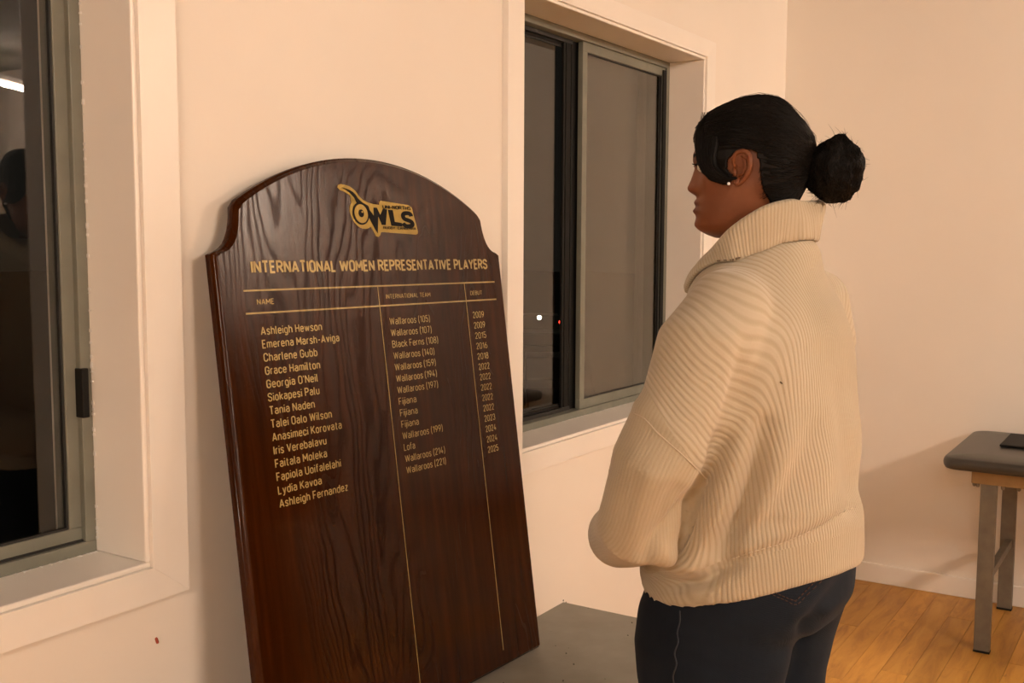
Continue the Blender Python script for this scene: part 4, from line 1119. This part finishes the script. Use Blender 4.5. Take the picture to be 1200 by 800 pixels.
# bun: a knot of wound hair with a rough outline
bn = bmesh.new(); bmesh.ops.create_icosphere(bn, subdivisions=5, radius=1)
ax1 = (FH*-0+RH); 
def bun_r(d): return 1+.16*noise.noise(d*1.7+Vector((4, 1, 2)))+.09*noise.noise(d*4.5)+.035*noise.noise(d*11)
Br = Vector((.0455, .043, .054))
for v in bn.verts:
    d = v.co.normalized(); r_ = bun_r(d); v.co = BUNC+RH*(d.x*Br.x*r_)+FH*(d.y*Br.y*r_)+Vector((0, 0, d.z*Br.z*r_))
me_ = bpy.data.meshes.new('hair_bun'); bn.to_mesh(me_); bn.free(); bun = obj('hair_bun', me_, M['hair'], hair, smooth=True, fix=False)
items = []
for k in range(520):
    n_ = Vector([rg.gauss(0, 1) for _ in range(3)]).normalized(); n_ = (n_+Vector((1.2*(1 if rg.random() < .5 else -1), .5, 0))).normalized()
    u_ = n_.orthogonal().normalized(); w_ = n_.cross(u_); a0 = rg.uniform(0, 2*PI); sp_ = rg.uniform(.8, 2.6); off = rg.uniform(-.5, .5); pts = []
    for i in range(11):
        a = a0+sp_*i/10; d = (u_*math.cos(a)+w_*math.sin(a)+n_*off).normalized(); r_ = bun_r(d)*(1.0+.02*rg.random()+.012)
        pts.append(BUNC+RH*(d.x*Br.x*r_)+FH*(d.y*Br.y*r_)+Vector((0, 0, d.z*Br.z*r_)))
    items.append(pts)
strands('bun_strands', items, bun, .0008)
# the pony tail base between head and bun
pb = MB(); pb.tube([TIE-(BUNC-TIE)*.5, TIE, TIE*.5+BUNC*.5, BUNC], [.030, .024, .026, .034], n=24); obj('hair_gather', pb, M['hair'], hair, smooth=True)
# flyaway hairs
items = []
for k in range(260):
    d = Vector([rg.gauss(0, 1) for _ in range(3)]).normalized(); r_ = bun_r(d)*.98; p = BUNC+RH*(d.x*Br.x*r_)+FH*(d.y*Br.y*r_)+Vector((0, 0, d.z*Br.z*r_))
    o_ = (RH*d.x+FH*d.y+Vector((0, 0, d.z))).normalized(); tan = o_.cross(Vector([rg.gauss(0, 1) for _ in range(3)])).normalized()
    ln = rg.uniform(.004, .014)*(2.0 if rg.random() < .10 else 1); pts = [p+o_*(ln*t_*.8)+tan*(ln*t_*t_*.8) for t_ in (0, .25, .5, .75, 1)]; items.append(pts)
for k in range(26):
    p = BUNC+Vector((0, 0, -Br.z*.8))+RH*rg.uniform(-.03, .03)+FH*rg.uniform(-.02, .02); d = (RH*rg.uniform(-1.2, .2)+Vector((0, 0, -1))*rg.uniform(.3, .8)).normalized(); ln = rg.uniform(.01, .035)
    items.append([p+d*ln*t_+Vector((0, 0, -.006*t_*t_)) for t_ in (0, .3, .6, 1)])
for k in range(170):
    f = hm.f[rg.randrange(nface)]
    if len(f) > 4: continue
    p = sum((Vector(hm.v[i]) for i in f), Vector())/4
    if to_side(Vector(((p-CAM).dot(RH), (p-CAM).dot(FH), p.z)))[1] > 175: continue
    b = TIE; path = slerp_path(p, b, 8, 0)[:5]; amp = rg.uniform(.002, .0065)
    items.append([q_+(q_-HO).normalized()*amp*math.sin(PI*i/4.6) for i, q_ in enumerate(path)])
for k in range(24):      # wisps falling in front of the forehead
    x0 = rg.uniform(820, 830); pts = [side_pt(x0-i*rg.uniform(.9, 1.6), 134+i*7.5, .045+.002*i+rg.uniform(-.003, .003)) for i in range(7)]; items.append(pts)
strands('flyaway_hairs', items, hair, .00028, .3)
# fine nape hairs
items = []
for k in range(130):
    u0, v0 = rg.uniform(884, 905), rg.uniform(205, 236); pts = []
    for t_ in (0, .5, 1): pts.append(side_pt(u0+t_*rg.uniform(8, 16), v0-t_*rg.uniform(6, 14), .0660-.010*max(0, (v0-205)/30)-t_*.004+.006))
    items.append(pts)
strands('nape_hairs', items, hair, .0004, .4)

# ------------------------------------------------------------------ jeans
jn = MB()
def jr(z, ul, ur, rt, D=1.85, c=None):
    xl, xr = px2x(ul, D), px2x(ur, D); hx = (xr-xl)/2; a = hx/math.sqrt(LFT.x**2+(rt*FWD.x)**2); return ell(((xl+xr)/2, D, z), a, a*rt, pw=2.2)
jn.loft([jr(.97, 790, 985, .74), jr(.92, 776, 1008, .74), jr(.875, 773, 1014, .78), jr(.83, 766, 1009, .80), jr(.79, 762, 994, .82), jr(.765, 770, 975, .80)])
lc = Vector((px2x(843, 1.775), 1.775, 0)); rc = Vector((px2x(904, 1.93), 1.93, 0))
def legrings(c, prof):
    jn.loft([ell((c.x+dx, c.y+dy, z), a, b, 48) for z, a, b, dx, dy in prof])
legrings(lc, [(.86, .09, .118, .01, .02), (.80, .108, .134, .004, .006), (.74, .112, .138, 0, 0), (.66, .108, .126, .0, 0), (.52, .095, .108, .0, 0), (.40, .085, .095, 0, 0), (.22, .085, .095, .005, 0), (.07, .088, .100, .008, 0), (.055, .086, .098, .008, 0)])
legrings(rc, [(.86, .10, .13, .015, -.03), (.80, .112, .135, .012, -.006), (.74, .112, .128, .008, 0), (.66, .108, .118, .0, 0), (.52, .095, .108, .0, 0), (.40, .085, .095, 0, 0), (.22, .085, .095, .005, 0), (.07, .088, .100, .008, 0), (.055, .086, .098, .008, 0)])
jme = remeshed(jn, .006, 8, .5)
nj = len(jme.vertices); jc = np.empty(nj*3); jme.vertices.foreach_get('co', jc); jc = jc.reshape(-1, 3)
jn_ = np.empty(nj*3); jme.vertices.foreach_get('normal', jn_); jn_ = jn_.reshape(-1, 3)
ins_ = sst((jc[:, 2]-(harm(jc[:, 0], jc[:, 1]) @ hz)-.0)/.035)*.15      # the shirt hangs free of the hips
jc[:, 0] -= (jc[:, 0]-.420)*ins_; jc[:, 1] -= (jc[:, 1]-1.85)*ins_
sx_, sz_ = jc[:, 0]/jc[:, 1], (jc[:, 2]-1.43)/jc[:, 1]
for pl, amp, wpx in (([(1003,650),(985,685),(958,716),(942,735)], -.006, 10), ([(975,650),(955,690),(935,715)], .006, 16), ([(1000,662),(990,690),(968,715)], .008, 10), ([(944,730),(936,765),(928,800)], -.006, 8), ([(800,730),(860,745),(915,740)], .003, 14), ([(770,760),(840,785),(900,790)], -.003, 12)):
    P2 = np.array(spline([pxz(*p) for p in pl], 5, False)); bestd = np.full(nj, 1e9)
    for i in range(len(P2)-1):
        a, b = P2[i], P2[i+1]; d = b-a; t_ = np.clip(((sx_-a[0])*d[0]+(sz_-a[1])*d[1])/(d@d), 0, 1); bestd = np.minimum(bestd, np.hypot(sx_-a[0]-t_*d[0], sz_-a[1]-t_*d[1]))
    jc += jn_*(np.where(jn_[:, 1] < .2, amp*np.exp(-(bestd/(wpx/FPX))**2), 0))[:, None]
nz = np.array([noise.noise(Vector((p[0]*9, p[1]*9, p[2]*14))) for p in jc]); jc += jn_*(nz*.0035)[:, None]
wj = np.array([CAM.x, CAM.y, 0])+jc[:, 0:1]*np.array(RH)+jc[:, 1:2]*np.array(FH); wj[:, 2] = jc[:, 2]; wj -= np.array(per.location)
jme.vertices.foreach_set('co', wj.ravel()); jme.update()
jeans = obj('jeans', jme, M['denim'], per, smooth=True, local=True, fix=False)
jb = BVHTree.FromPolygons([tuple(wm @ v.co) for v in jme.vertices], [tuple(p.vertices) for p in jme.polygons])
def on_jeans(u, v, lift=.0008):
    r = FV + R2*((u-600)/FPX) - U2*((v-400)/FPX); h = jb.ray_cast(CAM, r.normalized()); return (h[0]+h[1]*lift) if h[0] is not None else None
stitch('side_seam', [(797,716),(797,728),(794,741),(795,752),(791,765),(793,778),(789,792),(790,806),(787,860)], .0013, 'thread_pale', 1, parent=jeans, caster=on_jeans, step=6)
stitch('pocket_stitching', [(900,690),(910,695),(921,700),(932,704)], .0010, 'thread', 2, parent=jeans, caster=on_jeans, step=5)
stitch('pocket_stitching', [(932,704),(941,695),(950,686),(959,677),(966,664)], .0010, 'thread', 2, parent=jeans, caster=on_jeans, step=5)
stitch('pocket_stitching', [(896,692),(908,698),(920,703),(933,708),(945,697),(962,681)], .0008, 'thread', 2, parent=jeans, caster=on_jeans, step=5)
# shoes
for c in (lc, rc):
    c = Vector((c.x+.008, c.y, 0)); sm = MB(); so_ = MB()
    prof = [(-.085, .030, .075), (-.07, .040, .085), (-.02, .043, .088), (.05, .043, .078), (.10, .046, .062), (.145, .044, .050), (.175, .030, .040), (.185, .012, .030)]
    rings = []
    for x, w_, h_ in prof:
        rings.append([c+FWD*x+LFT*(w_*math.cos(a))+Vector((0, 0, .022+(h_-.022)*max(0, math.sin(a)))) for a in [2*PI*k/20 for k in range(20)]])
    sm.loft(rings); rs = []
    for z in (0, .024):
        rs.append([c+FWD*(.05+.140*math.cos(2*PI*k/32))+LFT*(.049*math.sin(2*PI*k/32))+Vector((0, 0, z)) for k in range(32)])
    so_.loft(rs); sh = obj('shoe', LW(sm), M['shoe'], per, smooth=True); obj('sole', LW(so_), M['sole'], sh, bevel=.003)
